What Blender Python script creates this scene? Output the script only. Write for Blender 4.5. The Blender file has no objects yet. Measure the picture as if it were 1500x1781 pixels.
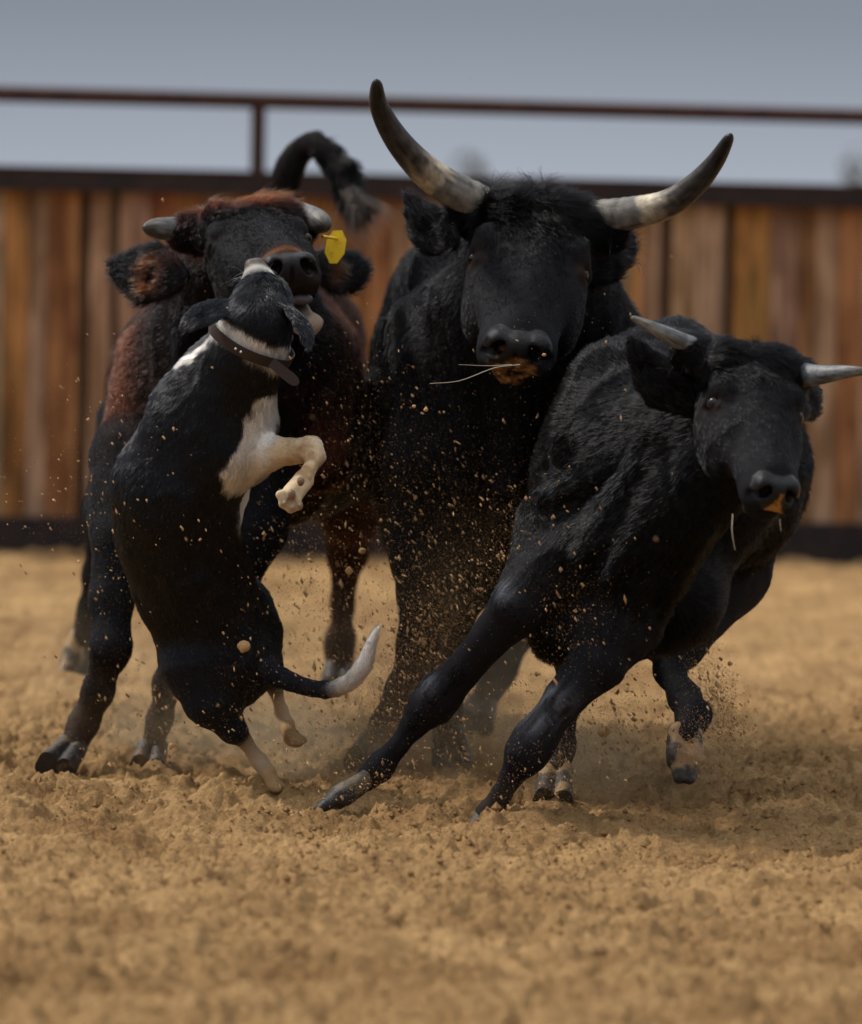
import bpy, math, random
import numpy as np
from mathutils import Vector, Matrix

random.seed(7)
RNG = np.random.default_rng(11)
sc = bpy.context.scene
COL = sc.collection

# ------------------------------------------------------------------ camera
F = 9800.0            # focal length in photograph pixels
CAM = np.array([0.0, 0.0, 1.3])
ROLL = 0.018
PITCH = math.atan((890.5 - 507.0) / F)
_fw = np.array([0, math.cos(PITCH), -math.sin(PITCH)])
_rt = np.array([1.0, 0, 0]); _up = np.cross(_rt, _fw)
RT = _rt * math.cos(ROLL) + _up * math.sin(ROLL)
UP = _up * math.cos(ROLL) - _rt * math.sin(ROLL)
cam_data = bpy.data.cameras.new('camera')
cam = bpy.data.objects.new('camera', cam_data)
COL.objects.link(cam)
cam.matrix_world = Matrix(((RT[0], UP[0], -_fw[0], CAM[0]), (RT[1], UP[1], -_fw[1], CAM[1]),
                           (RT[2], UP[2], -_fw[2], CAM[2]), (0, 0, 0, 1)))
cam_data.sensor_fit = 'HORIZONTAL'
cam_data.sensor_width = 24.0
cam_data.lens = F / 1500.0 * 24.0
cam_data.clip_start = 0.5
cam_data.clip_end = 5000
cam_data.dof.use_dof = True
cam_data.dof.focus_distance = 14.15
cam_data.dof.aperture_fstop = 2.15
sc.camera = cam

def P(px, py, d):
    """world point at distance y = d that the photograph shows at pixel px, py"""
    v = _fw * F + RT * (px - 750.0) - UP * (py - 890.5)
    return CAM + v * (d / v[1])

# ------------------------------------------------------------------ world, sun
SUN_EL, SUN_AZ = math.radians(50), math.radians(-68)
w = bpy.data.worlds.new('World'); sc.world = w; w.use_nodes = True
nt = w.node_tree; nt.nodes.clear()
out = nt.nodes.new('ShaderNodeOutputWorld')
bg = nt.nodes.new('ShaderNodeBackground'); bg.inputs[1].default_value = 0.1
sky = nt.nodes.new('ShaderNodeTexSky'); sky.sky_type = 'NISHITA'; sky.sun_disc = False
sky.sun_elevation = SUN_EL; sky.sun_rotation = SUN_AZ
tc = nt.nodes.new('ShaderNodeTexCoord')
sep = nt.nodes.new('ShaderNodeSeparateXYZ'); nt.links.new(tc.outputs['Generated'], sep.inputs[0])
# overcast layer: grey cloud, brighter towards the zenith as an overcast sky is
ramp = nt.nodes.new('ShaderNodeValToRGB')
e = ramp.color_ramp.elements
e[0].position = 0.0; e[0].color = (0.42, 0.465, 0.54, 1)
e[1].position = 1.0; e[1].color = (1.15, 1.17, 1.2, 1)
for pos, c in ((0.05, (0.198, 0.224, 0.274, 1)), (0.09, (0.20, 0.22, 0.265, 1)), (0.25, (0.30, 0.325, 0.375, 1)), (0.6, (.82, .84, .88, 1))):
    n_ = e.new(pos); n_.color = c
nt.links.new(sep.outputs[2], ramp.inputs[0])
noi = nt.nodes.new('ShaderNodeTexNoise'); noi.inputs['Scale'].default_value = 3.0; noi.inputs['Detail'].default_value = 5
nt.links.new(tc.outputs['Generated'], noi.inputs['Vector'])
mr = nt.nodes.new('ShaderNodeMapRange'); mr.inputs[3].default_value = 0.9; mr.inputs[4].default_value = 1.1
nt.links.new(noi.outputs['Fac'], mr.inputs[0])
mul = nt.nodes.new('ShaderNodeVectorMath'); mul.operation = 'SCALE'
nt.links.new(ramp.outputs[0], mul.inputs[0]); nt.links.new(mr.outputs[0], mul.inputs['Scale'])
sc10 = nt.nodes.new('ShaderNodeVectorMath'); sc10.operation = 'SCALE'; sc10.inputs['Scale'].default_value = 10.0
nt.links.new(mul.outputs[0], sc10.inputs[0])
mix = nt.nodes.new('ShaderNodeMix'); mix.data_type = 'RGBA'; mix.inputs[0].default_value = 0.96
nt.links.new(sky.outputs[0], mix.inputs[6]); nt.links.new(sc10.outputs[0], mix.inputs[7])
nt.links.new(mix.outputs[2], bg.inputs[0]); nt.links.new(bg.outputs[0], out.inputs[0])

sl = bpy.data.lights.new('sun', 'SUN'); sl.energy = 2.9; sl.angle = math.radians(7); sl.color = (1.0, 0.94, 0.86)
so = bpy.data.objects.new('sun', sl); COL.objects.link(so)
_sd = Vector((math.sin(SUN_AZ) * math.cos(SUN_EL), math.cos(SUN_AZ) * math.cos(SUN_EL), math.sin(SUN_EL)))
so.rotation_euler = _sd.to_track_quat('Z', 'Y').to_euler(); so.location = (0, 10, 8)
sc.view_settings.view_transform = 'Standard'; sc.view_settings.look = 'None'
sc.view_settings.exposure = 0.18; sc.view_settings.gamma = 1.0; sc.view_settings.use_curve_mapping = False
sc.render.engine = 'CYCLES'
sc.cycles.use_denoising = True
sc.cycles.max_bounces = 6; sc.cycles.volume_bounces = 0; sc.cycles.transparent_max_bounces = 8
try:
    sc.cycles_curves.shape = 'RIBBONS'; sc.cycles_curves.subdivisions = 2
except Exception:
    pass
sc.cycles.volume_step_rate = 2.0

# ------------------------------------------------------------------ helpers
def link(name, data, parent=None):
    o = bpy.data.objects.new(name, data); COL.objects.link(o)
    if parent is not None:
        o.parent = parent
        if parent.type == 'EMPTY' or True:
            o.matrix_parent_inverse = parent.matrix_world.inverted()
    return o

def tag(o, label=None, cat=None, group=None, kind=None):
    if label: o['label'] = label
    if cat: o['category'] = cat
    if group: o['group'] = group
    if kind: o['kind'] = kind
    return o

def empty(name, loc, label, cat, group=None):
    o = bpy.data.objects.new(name, None); COL.objects.link(o)
    o.location = loc; o.empty_display_size = 0.1
    o.matrix_world = Matrix.Translation(Vector(loc))
    return tag(o, label, cat, group)

def mesh_np(name, V, Fc, smooth=True):
    """fast mesh from numpy: Fc is (n,3) or (n,4)"""
    me = bpy.data.meshes.new(name)
    n, k = Fc.shape
    me.vertices.add(len(V)); me.vertices.foreach_set('co', np.ascontiguousarray(V, dtype=np.float32).ravel())
    me.loops.add(n * k); me.loops.foreach_set('vertex_index', np.ascontiguousarray(Fc, dtype=np.int32).ravel())
    me.polygons.add(n)
    me.polygons.foreach_set('loop_start', np.arange(0, n * k, k, dtype=np.int32))
    me.polygons.foreach_set('loop_total', np.full(n, k, dtype=np.int32))
    me.update(calc_edges=True)
    me.polygons.foreach_set('use_smooth', np.full(n, smooth, dtype=bool))
    return me

def set_col(me, C, name='coat'):
    a = me.attributes.new(name, 'FLOAT_COLOR', 'POINT')
    c = np.ones((len(C), 4), dtype=np.float32); c[:, :C.shape[1]] = C
    a.data.foreach_set('color', c.ravel())

def nrm(v):
    v = np.asarray(v, dtype=float)
    return v / (np.linalg.norm(v, axis=-1, keepdims=True) + 1e-12)

_perm = np.random.default_rng(3).random((64, 64, 64)).astype(np.float32)
def vnoise(p, freq, seed=0):
    q = np.asarray(p, dtype=np.float32) * freq + np.array([17.3 + seed * 5.1, 9.1 + seed * 3.3, 31.7 + seed * 7.7], dtype=np.float32)
    i = np.floor(q).astype(np.int32); f = q - i; f = f * f * (3 - 2 * f); i &= 63; j = (i + 1) & 63
    x0, y0, z0 = i[..., 0], i[..., 1], i[..., 2]; x1, y1, z1 = j[..., 0], j[..., 1], j[..., 2]
    fx, fy, fz = f[..., 0], f[..., 1], f[..., 2]
    a = _perm[x0, y0, z0] * (1 - fx) + _perm[x1, y0, z0] * fx
    b = _perm[x0, y1, z0] * (1 - fx) + _perm[x1, y1, z0] * fx
    c = _perm[x0, y0, z1] * (1 - fx) + _perm[x1, y0, z1] * fx
    d = _perm[x0, y1, z1] * (1 - fx) + _perm[x1, y1, z1] * fx
    a = a * (1 - fy) + b * fy; c = c * (1 - fy) + d * fy
    return (a * (1 - fz) + c * fz) * 2 - 1

def fbm(p, freq, octv=4, seed=0, gain=0.5):
    s = 0; a = 1
    for k in range(octv):
        s = s + a * vnoise(p, freq * 2 ** k, seed + k); a *= gain
    return s

def sstep(a, b, x):
    t = np.clip((x - a) / (b - a), 0, 1); return t * t * (3 - 2 * t)

# ------------------------------------------------------------------ sculpting by blended solids
def sd_rc(p, a, b, ra, rb, n=None, sq=1.0):
    """tapered capsule, optionally flattened along n"""
    q = p - a
    ba = b - a
    if n is not None:
        L = nrm(ba); m = nrm(n - L * np.dot(n, L)).astype(np.float32)
        q = q + (q @ m)[..., None] * m * (1.0 / sq - 1.0)
    h = np.clip((q @ ba) / max(float(ba @ ba), 1e-9), 0, 1)
    r = ra + (rb - ra) * h
    d = np.sqrt(((q - h[..., None] * ba) ** 2).sum(-1)) - r
    return d * (sq ** 0.5 if n is not None else 1.0)

def sd_el(p, c, R, r):
    q = (p - c) @ R
    k0 = np.sqrt(((q / r) ** 2).sum(-1)); k1 = np.sqrt(((q / (r * r)) ** 2).sum(-1)) + 1e-9
    return k0 * (k0 - 1) / k1

class Sculpt:
    def __init__(s):
        s.pr = []; s.shrink = 5.0; s.defaults = dict(col=(0.012, 0.012, 0.014), fl=0.02, dens=1.0, bare=0.0)
    def add(s, **k):
        d = dict(s.defaults); d.update(k); s.pr.append(d)
    def rc(s, a, b, ra, rb, k=0.03, n=None, sq=1.0, **kw):
        s.add(t='rc', a=np.array(a, dtype=np.float32), b=np.array(b, dtype=np.float32), ra=ra, rb=rb, k=k, n=n, sq=sq, flow=nrm(np.array(b) - np.array(a)), **kw)
    def el(s, c, r, R=None, k=0.03, flow=None, **kw):
        s.add(t='el', c=np.array(c, dtype=np.float32), r=np.array(r, dtype=np.float32), R=(np.eye(3) if R is None else np.array(R)).astype(np.float32), k=k, flow=flow, **kw)
    def prpx(s, a, b, ra, rb, **kw):
        """tapered capsule between two photograph points (px, py, depth), radii in photograph pixels"""
        k = kw.get('k', .03); q = s.shrink * (1.0 if k < .055 else 1.7)
        f = lambda r: max(r - q, r * .72) if r > 14 else r
        s.rc(P(*a), P(*b), f(ra) * a[2] / F, f(rb) * b[2] / F, **kw)
    def elpx(s, c, r, rd, k=0.05, ang=0.0, **kw):
        """ellipsoid at photograph point; r = (half width, half height) px, rd = half depth in m, ang turns it in the picture"""
        m = c[2] / F; ca, sa = math.cos(ang), math.sin(ang); q = 2.2 * s.shrink if k > .07 else 0; r = (r[0] - q, r[1] - q)
        X = np.array([ca, 0, -sa]); Z = np.array([sa, 0, ca])
        kw.setdefault('flow', nrm(np.array([0, .9, -.4])))
        s.el(P(*c), (r[0] * m, rd, r[1] * m), np.stack([X, [0, 1, 0], Z], 1), k=k, **kw)
    def chain(s, pts, k=0.025, **kw):
        for a, b in zip(pts[:-1], pts[1:]):
            s.prpx(a[:3], b[:3], a[3], b[3], k=k, **kw)
    def dist(s, q, p):
        return sd_rc(p, q['a'], q['b'], q['ra'], q['rb'], q['n'], q['sq']) if q['t'] == 'rc' else sd_el(p, q['c'], q['R'], q['r'])
    def box(s, q):
        if q['t'] == 'rc':
            r = max(q['ra'], q['rb']); lo = np.minimum(q['a'], q['b']) - r; hi = np.maximum(q['a'], q['b']) + r
        else:
            e_ = np.sqrt(((q['R'] * q['r']) ** 2).sum(1)); lo = q['c'] - e_; hi = q['c'] + e_
        return lo, hi
    def axes(s, h, fine):
        los, his = zip(*[s.box(q) for q in s.pr if not q.get('sub')])
        lo = np.min(los, 0) - 0.03; hi = np.max(his, 0) + 0.03
        ax = []
        for i in range(3):
            c = [lo[i]]
            while c[-1] < hi[i]:
                st = h
                for f0, f1, hf in fine:
                    if f0[i] <= c[-1] <= f1[i]: st = min(st, hf)
                c.append(c[-1] + st)
            ax.append(np.array(c, dtype=np.float32))
        return ax
    def mesh(s, h=0.008, fine=()):
        ax = s.axes(h, fine)
        G = np.full([len(a) for a in ax], 0.2, dtype=np.float32)
        for q in s.pr:
            lo, hi = s.box(q); pad = q['k'] + 0.025
            i0 = [max(0, np.searchsorted(ax[i], lo[i] - pad) - 1) for i in range(3)]
            i1 = [min(len(ax[i]), np.searchsorted(ax[i], hi[i] + pad) + 1) for i in range(3)]
            if any(b <= a for a, b in zip(i0, i1)): continue
            g = np.stack(np.meshgrid(*[ax[i][i0[i]:i1[i]] for i in range(3)], indexing='ij'), -1)
            d = s.dist(q, g).astype(np.float32)
            sl_ = tuple(slice(a, b) for a, b in zip(i0, i1)); cur = G[sl_]; k = q['k']
            if q.get('sub'):
                d = -d; hh = np.maximum(k - np.abs(cur - d), 0) / k
                G[sl_] = np.maximum(cur, d) + hh * hh * k * 0.25
            else:
                hh = np.maximum(k - np.abs(cur - d), 0) / k
                G[sl_] = np.minimum(cur, d) - hh * hh * k * 0.25
        return surface_nets(G, ax)
    def props(s, V):
        """blend colour, fur and flow of the solids near each vertex"""
        n = len(V); W = np.zeros(n, dtype=np.float32)
        C = np.zeros((n, 3), dtype=np.float32); Lh = np.zeros(n, dtype=np.float32); D = np.zeros(n, dtype=np.float32)
        B = np.zeros(n, dtype=np.float32); Fl = np.zeros((n, 3), dtype=np.float32)
        for q in s.pr:
            if q.get('sub') and not q.get('paint'): continue
            lo, hi = s.box(q); m = np.all((V > lo - 0.08) & (V < hi + 0.08), axis=1)
            idx = np.nonzero(m)[0]
            if not len(idx): continue
            d = np.abs(s.dist(q, V[idx]))
            wt = np.exp(-d / q.get('soft', 0.012)).astype(np.float32) * q.get('pw', 1.0) + 1e-9
            W[idx] += wt; C[idx] += wt[:, None] * np.array(q['col'], dtype=np.float32)
            Lh[idx] += wt * q['fl']; D[idx] += wt * q['dens']; B[idx] += wt * q['bare']
            if q.get('flow') is not None: Fl[idx] += wt[:, None] * q['flow'].astype(np.float32)
        W = np.maximum(W, 1e-9)
        Fl = Fl / (np.linalg.norm(Fl, axis=1, keepdims=True) + 1e-9)
        return C / W[:, None], Lh / W, D / W, B / W, Fl

def surface_nets(G, ax):
    S = G < 0
    nx, ny, nz = G.shape
    c = S[:-1, :-1, :-1].astype(np.int8)
    tot = np.zeros((nx - 1, ny - 1, nz - 1), dtype=np.int8)
    for dx in (0, 1):
        for dy in (0, 1):
            for dz in (0, 1):
                tot += S[dx:nx - 1 + dx, dy:ny - 1 + dy, dz:nz - 1 + dz]
    act = (tot > 0) & (tot < 8)
    I = np.argwhere(act)
    idm = np.full(act.shape, -1, dtype=np.int32); idm[act] = np.arange(len(I))
    acc = np.zeros((len(I), 3)); cnt = np.zeros(len(I))
    X = [a.astype(np.float64) for a in ax]
    cor = [(0, 0, 0), (1, 0, 0), (0, 1, 0), (1, 1, 0), (0, 0, 1), (1, 0, 1), (0, 1, 1), (1, 1, 1)]
    for a in range(8):
        for b in range(a + 1, 8):
            df = [abs(cor[a][i] - cor[b][i]) for i in range(3)]
            if sum(df) != 1: continue
            ia = I + cor[a]; ib = I + cor[b]
            ga = G[ia[:, 0], ia[:, 1], ia[:, 2]].astype(np.float64); gb = G[ib[:, 0], ib[:, 1], ib[:, 2]].astype(np.float64)
            m = (ga < 0) != (gb < 0); t = np.where(m, ga / np.where(m, ga - gb, 1), 0)
            for i in range(3):
                acc[:, i] += m * (X[i][ia[:, i]] * (1 - t) + X[i][ib[:, i]] * t)
            cnt += m
    V = acc / cnt[:, None]
    quads = []
    for axis in range(3):
        s0 = [slice(None)] * 3; s1 = [slice(None)] * 3
        s0[axis] = slice(0, -1); s1[axis] = slice(1, None)
        ch = S[tuple(s0)] != S[tuple(s1)]
        E = np.argwhere(ch)
        o1, o2 = (axis + 1) % 3, (axis + 2) % 3
        ok = (E[:, o1] > 0) & (E[:, o2] > 0) & (E[:, o1] < G.shape[o1] - 1) & (E[:, o2] < G.shape[o2] - 1)
        E = E[ok]
        def cell(d1, d2):
            J = E.copy(); J[:, o1] -= d1; J[:, o2] -= d2
            return idm[J[:, 0], J[:, 1], J[:, 2]]
        q = np.stack([cell(1, 1), cell(0, 1), cell(0, 0), cell(1, 0)], 1)
        fl = ~S[E[:, 0], E[:, 1], E[:, 2]]
        q[fl] = q[fl][:, ::-1]
        quads.append(q)
    return V, np.concatenate(quads)

def vnormals(V, Q):
    n = np.cross(V[Q[:, 2]] - V[Q[:, 0]], V[Q[:, 3]] - V[Q[:, 1]])
    N = np.zeros_like(V)
    for k in range(4):
        for i in range(3):
            N[:, i] += np.bincount(Q[:, k], n[:, i], minlength=len(V))
    return nrm(N)

def relax(V, Q, it=1, f=0.5):
    for _ in range(it):
        A = np.zeros_like(V); c = np.bincount(Q.ravel(), minlength=len(V)).astype(float)
        ce = V[Q].mean(1)
        for k in range(4):
            for i in range(3):
                A[:, i] += np.bincount(Q[:, k], ce[:, i], minlength=len(V))
        V = V * (1 - f) + f * A / np.maximum(c, 1)[:, None]
    return V

# ------------------------------------------------------------------ materials
def mat(name):
    m = bpy.data.materials.new(name); m.use_nodes = True
    return m, m.node_tree, m.node_tree.nodes['Principled BSDF']

def nd(t, kind, **kw):
    n = t.nodes.new(kind)
    for k, v in kw.items(): setattr(n, k, v)
    return n

def coat_material(name, rough=0.55, spec=0.4, attr='coat', bump=0.0):
    m, t, b = mat(name)
    a = nd(t, 'ShaderNodeAttribute', attribute_name=attr)
    t.links.new(a.outputs['Color'], b.inputs['Base Color'])
    b.inputs['Roughness'].default_value = rough
    b.inputs['Specular IOR Level'].default_value = spec
    if bump:
        n = nd(t, 'ShaderNodeTexNoise'); n.inputs['Scale'].default_value = 420; n.inputs['Detail'].default_value = 3
        g = nd(t, 'ShaderNodeTexCoord'); t.links.new(g.outputs['Object'], n.inputs['Vector'])
        bp = nd(t, 'ShaderNodeBump'); bp.inputs['Strength'].default_value = bump; bp.inputs['Distance'].default_value = 0.002
        t.links.new(n.outputs['Fac'], bp.inputs['Height']); t.links.new(bp.outputs[0], b.inputs['Normal'])
    return m

M_SKIN = coat_material('animal_skin', 0.7, 0.05, bump=0.5)
M_WET = coat_material('nose_skin', 0.25, 0.19, bump=0.8)
def hair_material(name, ior, ro):
    m = bpy.data.materials.new(name); m.use_nodes = True; t = m.node_tree; t.nodes.clear()
    o = nd(t, 'ShaderNodeOutputMaterial'); h = nd(t, 'ShaderNodeBsdfHairPrincipled', model='CHIANG', parametrization='COLOR')
    a = nd(t, 'ShaderNodeAttribute', attribute_name='hair_col'); t.links.new(a.outputs['Color'], h.inputs['Color'])
    h.inputs['Roughness'].default_value = ro; h.inputs['Radial Roughness'].default_value = .45; h.inputs['Coat'].default_value = 0.0
    h.inputs['Random Roughness'].default_value = .3; h.inputs['IOR'].default_value = ior
    t.links.new(h.outputs[0], o.inputs['Surface']); return m
M_FUR = hair_material('cattle_fur', 1.21, .15)
M_SLEEK = hair_material('sleek_dog_fur', 1.42, .18)

def fur(parent, V, Q, N, Fl, C, Lh, D, count, rad=0.0005, lift=0.35, wav=0.5, seed=1, back=0.3, segs=4, curl=0.0, clump=0.011, material=None):
    rng = np.random.default_rng(seed)
    T = np.concatenate([Q[:, [0, 1, 2]], Q[:, [0, 2, 3]]])
    a, b, c = V[T[:, 0]], V[T[:, 1]], V[T[:, 2]]
    ar = 0.5 * np.linalg.norm(np.cross(b - a, c - a), axis=1)
    fc = D[T].mean(1)
    nn = N[T].mean(1); cd = nrm(CAM - (a + b + c) / 3)
    facing = (nn * cd).sum(1)
    wgt = ar * np.maximum(fc, 0) * np.where(facing > -0.3, 1.0, back)
    cs = np.cumsum(wgt); cs /= cs[-1]
    ti = np.searchsorted(cs, rng.random(count))
    u, v = rng.random(count), rng.random(count); m = u + v > 1; u[m] = 1 - u[m]; v[m] = 1 - v[m]
    wu = np.stack([1 - u - v, u, v], 1)
    t = T[ti]
    def ip(A): return (A[t] * (wu[:, :, None] if A.ndim == 2 else wu)).sum(1)
    p = ip(V); n = nrm(ip(N)); f = ip(Fl); col = ip(C); L = ip(Lh) * (0.65 + 0.7 * rng.random(count))
    f = f - n * (f * n).sum(1, keepdims=True) * 0.9
    # tufts: slow swirls plus a finer wave
    sw = np.stack([fbm(p, 9, 2, 20 + i) for i in range(3)], 1) * 0.35 * wav * 2
    fw2 = np.stack([fbm(p, 55, 2, 30 + i) for i in range(3)], 1) * 0.55 * wav
    f = nrm(f) + sw + fw2 + rng.normal(0, 0.13, (count, 3))
    f = nrm(f - n * (f * n).sum(1, keepdims=True))
    cl = vnoise(p, 75, 41)
    cell = clump; jit = np.stack([vnoise(p, 50, 60 + i) for i in range(3)], 1) * cell * .6
    key = np.floor((p + jit) / cell).astype(np.int64); key = (key[:, 0] * 73856093) ^ (key[:, 1] * 19349663) ^ (key[:, 2] * 83492791)
    _, inv = np.unique(key, return_inverse=True); cn = np.bincount(inv)
    cen = np.stack([np.bincount(inv, p[:, i]) / cn for i in range(3)], 1)[inv]
    crn = rng.random(len(cn))[inv]; L = L * (.85 + .3 * crn)
    pull = cen - p; pull -= n * (pull * n).sum(1, keepdims=True)
    f = nrm(f + np.cross(n, f) * ((crn - .5) * .5)[:, None])
    pts = np.zeros((count, segs + 1, 3)); pts[:, 0] = p - n * 0.001
    rad_ = np.zeros((count, segs + 1), dtype=np.float32)
    cur = pts[:, 0].copy()
    side = np.cross(n, f)
    for i in range(segs):
        s_ = i / segs
        d = f + n * ((lift * (1.35 - 1.1 * s_) + 0.15 * cl) * np.clip(L / .018, .45, 1.3))[:, None]
        if curl: d = d + (np.cos(s_ * 7 + 9 * vnoise(p, 30, 8))[:, None] * side + np.sin(s_ * 7)* n) * curl
        cur = cur + nrm(d) * (L / segs)[:, None]
        pts[:, i + 1] = cur + pull * (.7 * np.minimum(1, (L / .028) ** 1.5) * ((i + 1) / segs))[:, None]
    for i in range(segs + 1):
        rad_[:, i] = rad * (1.0 - 0.85 * (i / segs) ** 1.5)
    hc = bpy.data.hair_curves.new('fur')
    hc.add_curves([segs + 1] * count)
    hc.attributes['position'].data.foreach_set('vector', pts.astype(np.float32).ravel())
    ra = hc.attributes.get('radius') or hc.attributes.new('radius', 'FLOAT', 'POINT')
    ra.data.foreach_set('value', rad_.ravel())
    ca = hc.attributes.new('hair_col', 'FLOAT_COLOR', 'CURVE')
    cc = np.ones((count, 4), dtype=np.float32)
    lum = col.mean(1, keepdims=True); col = col * (lum / (lum + .10))      # hair scattering brightens a strand, so its own pigment is deeper
    cc[:, :3] = col * (0.6 + 0.5 * rng.random((count, 1)) + .2 * crn[:, None])
    ca.data.foreach_set('color', cc.ravel())
    hc.materials.append(material or M_FUR)
    o = link('fur', hc, parent); o['kind'] = 'stuff'
    return o

def finish(S, parent, h, fine, count, seed, disp=None, paint=None, name='body', rad=0.0005, lift=0.3, wav=0.5, back=0.3, curl=0.0, smooth=1, clump=.011, material=None):
    V, Q = S.mesh(h, fine)
    V = relax(V, Q, smooth, 0.6)
    N = vnormals(V, Q)
    if disp is not None:
        V = V + N * disp(V)[:, None]; N = vnormals(V, Q)
    C, Lh, D, B, Fl = S.props(V.astype(np.float32))
    if paint is not None:
        C, Lh, D, B = paint(V, N, C, Lh, D, B)
    me = mesh_np(name, V, Q)
    set_col(me, C)
    me.materials.append(M_SKIN); me.materials.append(M_WET)
    mi = (B[Q].mean(1) > 0.5).astype(np.int32)
    me.polygons.foreach_set('material_index', mi)
    o = link(name, me, parent)
    if count:
        dens = D * (1 - np.clip(B * 1.6, 0, 1))
        fur(parent, V, Q, N, Fl, C, Lh, dens, count, rad, lift, wav, seed, back, curl=curl, clump=clump, material=material)
    return o, V, Q, N
# ------------------------------------------------------------------ sand ground
def spaced(a, b, st0, centre0, centre1, growth):
    """coordinates from a to b, step st0 inside the middle range, growing outside it"""
    c = list(np.arange(centre0, centre1 + 1e-6, st0)); s_ = st0; x = c[-1]
    up = []
    while x < b: s_ *= growth; x += s_; up.append(x)
    s_ = st0; x = c[0]; dn = []
    while x > a: s_ *= growth; x -= s_; dn.append(x)
    return np.array(dn[::-1] + c + up)

MOUNDS = [  # px, py of the crest, depth, height, sx, sy
    (560, 1440, 13.80, .026, .22, .07), (700, 1430, 13.9, .040, .28, .12), (850, 1452, 13.66, .030, .13, .05), (400, 1395, 14.3, .04, .16, .10),
    (1250, 1330, 14.9, .035, .22, .25), (1050, 1400, 14.3, .02, .20, .15), (1450, 1240, 17.2, .07, .5, .3), (150, 1380, 14.6, .02, .3, .2),
    (470, 1375, 14.62, .02, .10, .08), (1400, 1330, 15.6, .03, .4, .3)]
_hr = random.Random(12)
HOOFPRINTS = [(_hr.uniform(-1.3, 1.3), _hr.uniform(10.6, 17.5), _hr.uniform(.05, .085)) for _ in range(46)]
def ground_z(X, Y):
    p = np.stack([X, Y, np.zeros_like(X)], -1)
    near = sstep(60, 24, Y)
    z = 0.030 * fbm(p, 1.1, 3, 1) + 0.022 * fbm(p, 4.5, 3, 5)
    c = fbm(p * np.array([1, .8, 1]), 16, 4, 9, 0.62)
    z = z + near * (0.015 * c + 0.014 * np.abs(fbm(p * np.array([.7, 1, 1]), 10, 3, 15)) + 0.010 * np.abs(fbm(p * np.array([.8, 1, 1]), 27, 3, 45)))
    r = vnoise(p, 48, 33)
    z = z + near * (0.016 * np.maximum(r - 0.1, 0) + 0.010 * np.abs(vnoise(p, 38, 36)) + 0.013 * np.maximum(vnoise(p, 85, 35) - 0.0, 0) + .006 * np.abs(vnoise(p, 60, 39)))
    for hx, hy, hr in HOOFPRINTS:
        rr = np.sqrt((X - hx) ** 2 + ((Y - hy) / 1.25) ** 2) / hr
        z = z - .030 * np.exp(-rr ** 4) + .016 * np.exp(-((rr - 1.35) / .4) ** 2)
    for px, py, d, hgt, sx, sy in MOUNDS:
        c_ = P(px, py, d); g = np.exp(-((X - c_[0]) / sx) ** 2 - ((Y - d) / sy) ** 2)
        z = z + g * hgt * (1 + 0.7 * fbm(p, 14, 3, 22))
    return z * sstep(400, 80, np.abs(X) + np.abs(Y)) - 0.036

gx = spaced(-1500, 1500, 0.0095, -1.7, 1.7, 1.09)
gy = spaced(-20, 3000, 0.0145, 9.4, 16.6, 1.025)
gy = gy[(gy > -20)]
GX, GY = np.meshgrid(gx, gy, indexing='ij')
GZ = ground_z(GX.astype(np.float32), GY.astype(np.float32))
Vg = np.stack([GX, GY, GZ], -1).reshape(-1, 3)
nxg, nyg = len(gx), len(gy)
ii, jj = np.meshgrid(np.arange(nxg - 1), np.arange(nyg - 1), indexing='ij')
q0 = (ii * nyg + jj).ravel()
Qg = np.stack([q0, q0 + nyg, q0 + nyg + 1, q0 + 1], 1)
print('ground quads', len(Qg))
gm = mesh_np('sand_ground', Vg, Qg)
m, t, b = mat('arena_sand')
geo = nd(t, 'ShaderNodeNewGeometry')
n1 = nd(t, 'ShaderNodeTexNoise'); n1.inputs['Scale'].default_value = 2.2; n1.inputs['Detail'].default_value = 6
n2 = nd(t, 'ShaderNodeTexNoise'); n2.inputs['Scale'].default_value = 60; n2.inputs['Detail'].default_value = 5
n3 = nd(t, 'ShaderNodeTexNoise'); n3.inputs['Scale'].default_value = 700; n3.inputs['Detail'].default_value = 2
for n_ in (n1, n2, n3): t.links.new(geo.outputs['Position'], n_.inputs['Vector'])
r1 = nd(t, 'ShaderNodeValToRGB'); r1.color_ramp.elements[0].position = 0.3; r1.color_ramp.elements[1].position = 0.72
r1.color_ramp.elements[0].color = (0.36, 0.208, 0.088, 1); r1.color_ramp.elements[1].color = (0.69, 0.442, 0.205, 1)
t.links.new(n1.outputs['Fac'], r1.inputs[0])
r2 = nd(t, 'ShaderNodeValToRGB'); r2.color_ramp.elements[0].position = 0.25; r2.color_ramp.elements[1].position = 0.7
r2.color_ramp.elements[0].color = (0.68, 0.63, 0.56, 1); r2.color_ramp.elements[1].color = (1.1, 1.08, 1.05, 1)
t.links.new(n2.outputs['Fac'], r2.inputs[0])
mx = nd(t, 'ShaderNodeMix', data_type='RGBA', blend_type='MULTIPLY'); mx.inputs[0].default_value = 0.85
t.links.new(r1.outputs[0], mx.inputs[6]); t.links.new(r2.outputs[0], mx.inputs[7])
r3 = nd(t, 'ShaderNodeMapRange'); r3.inputs[1].default_value = .3; r3.inputs[2].default_value = .7; r3.inputs[3].default_value = .75; r3.inputs[4].default_value = 1.2
t.links.new(n3.outputs['Fac'], r3.inputs[0])
m3 = nd(t, 'ShaderNodeVectorMath', operation='SCALE'); t.links.new(mx.outputs[2], m3.inputs[0]); t.links.new(r3.outputs[0], m3.inputs['Scale'])
t.links.new(m3.outputs[0], b.inputs['Base Color'])
b.inputs['Roughness'].default_value = 0.95; b.inputs['Specular IOR Level'].default_value = 0.15
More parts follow.
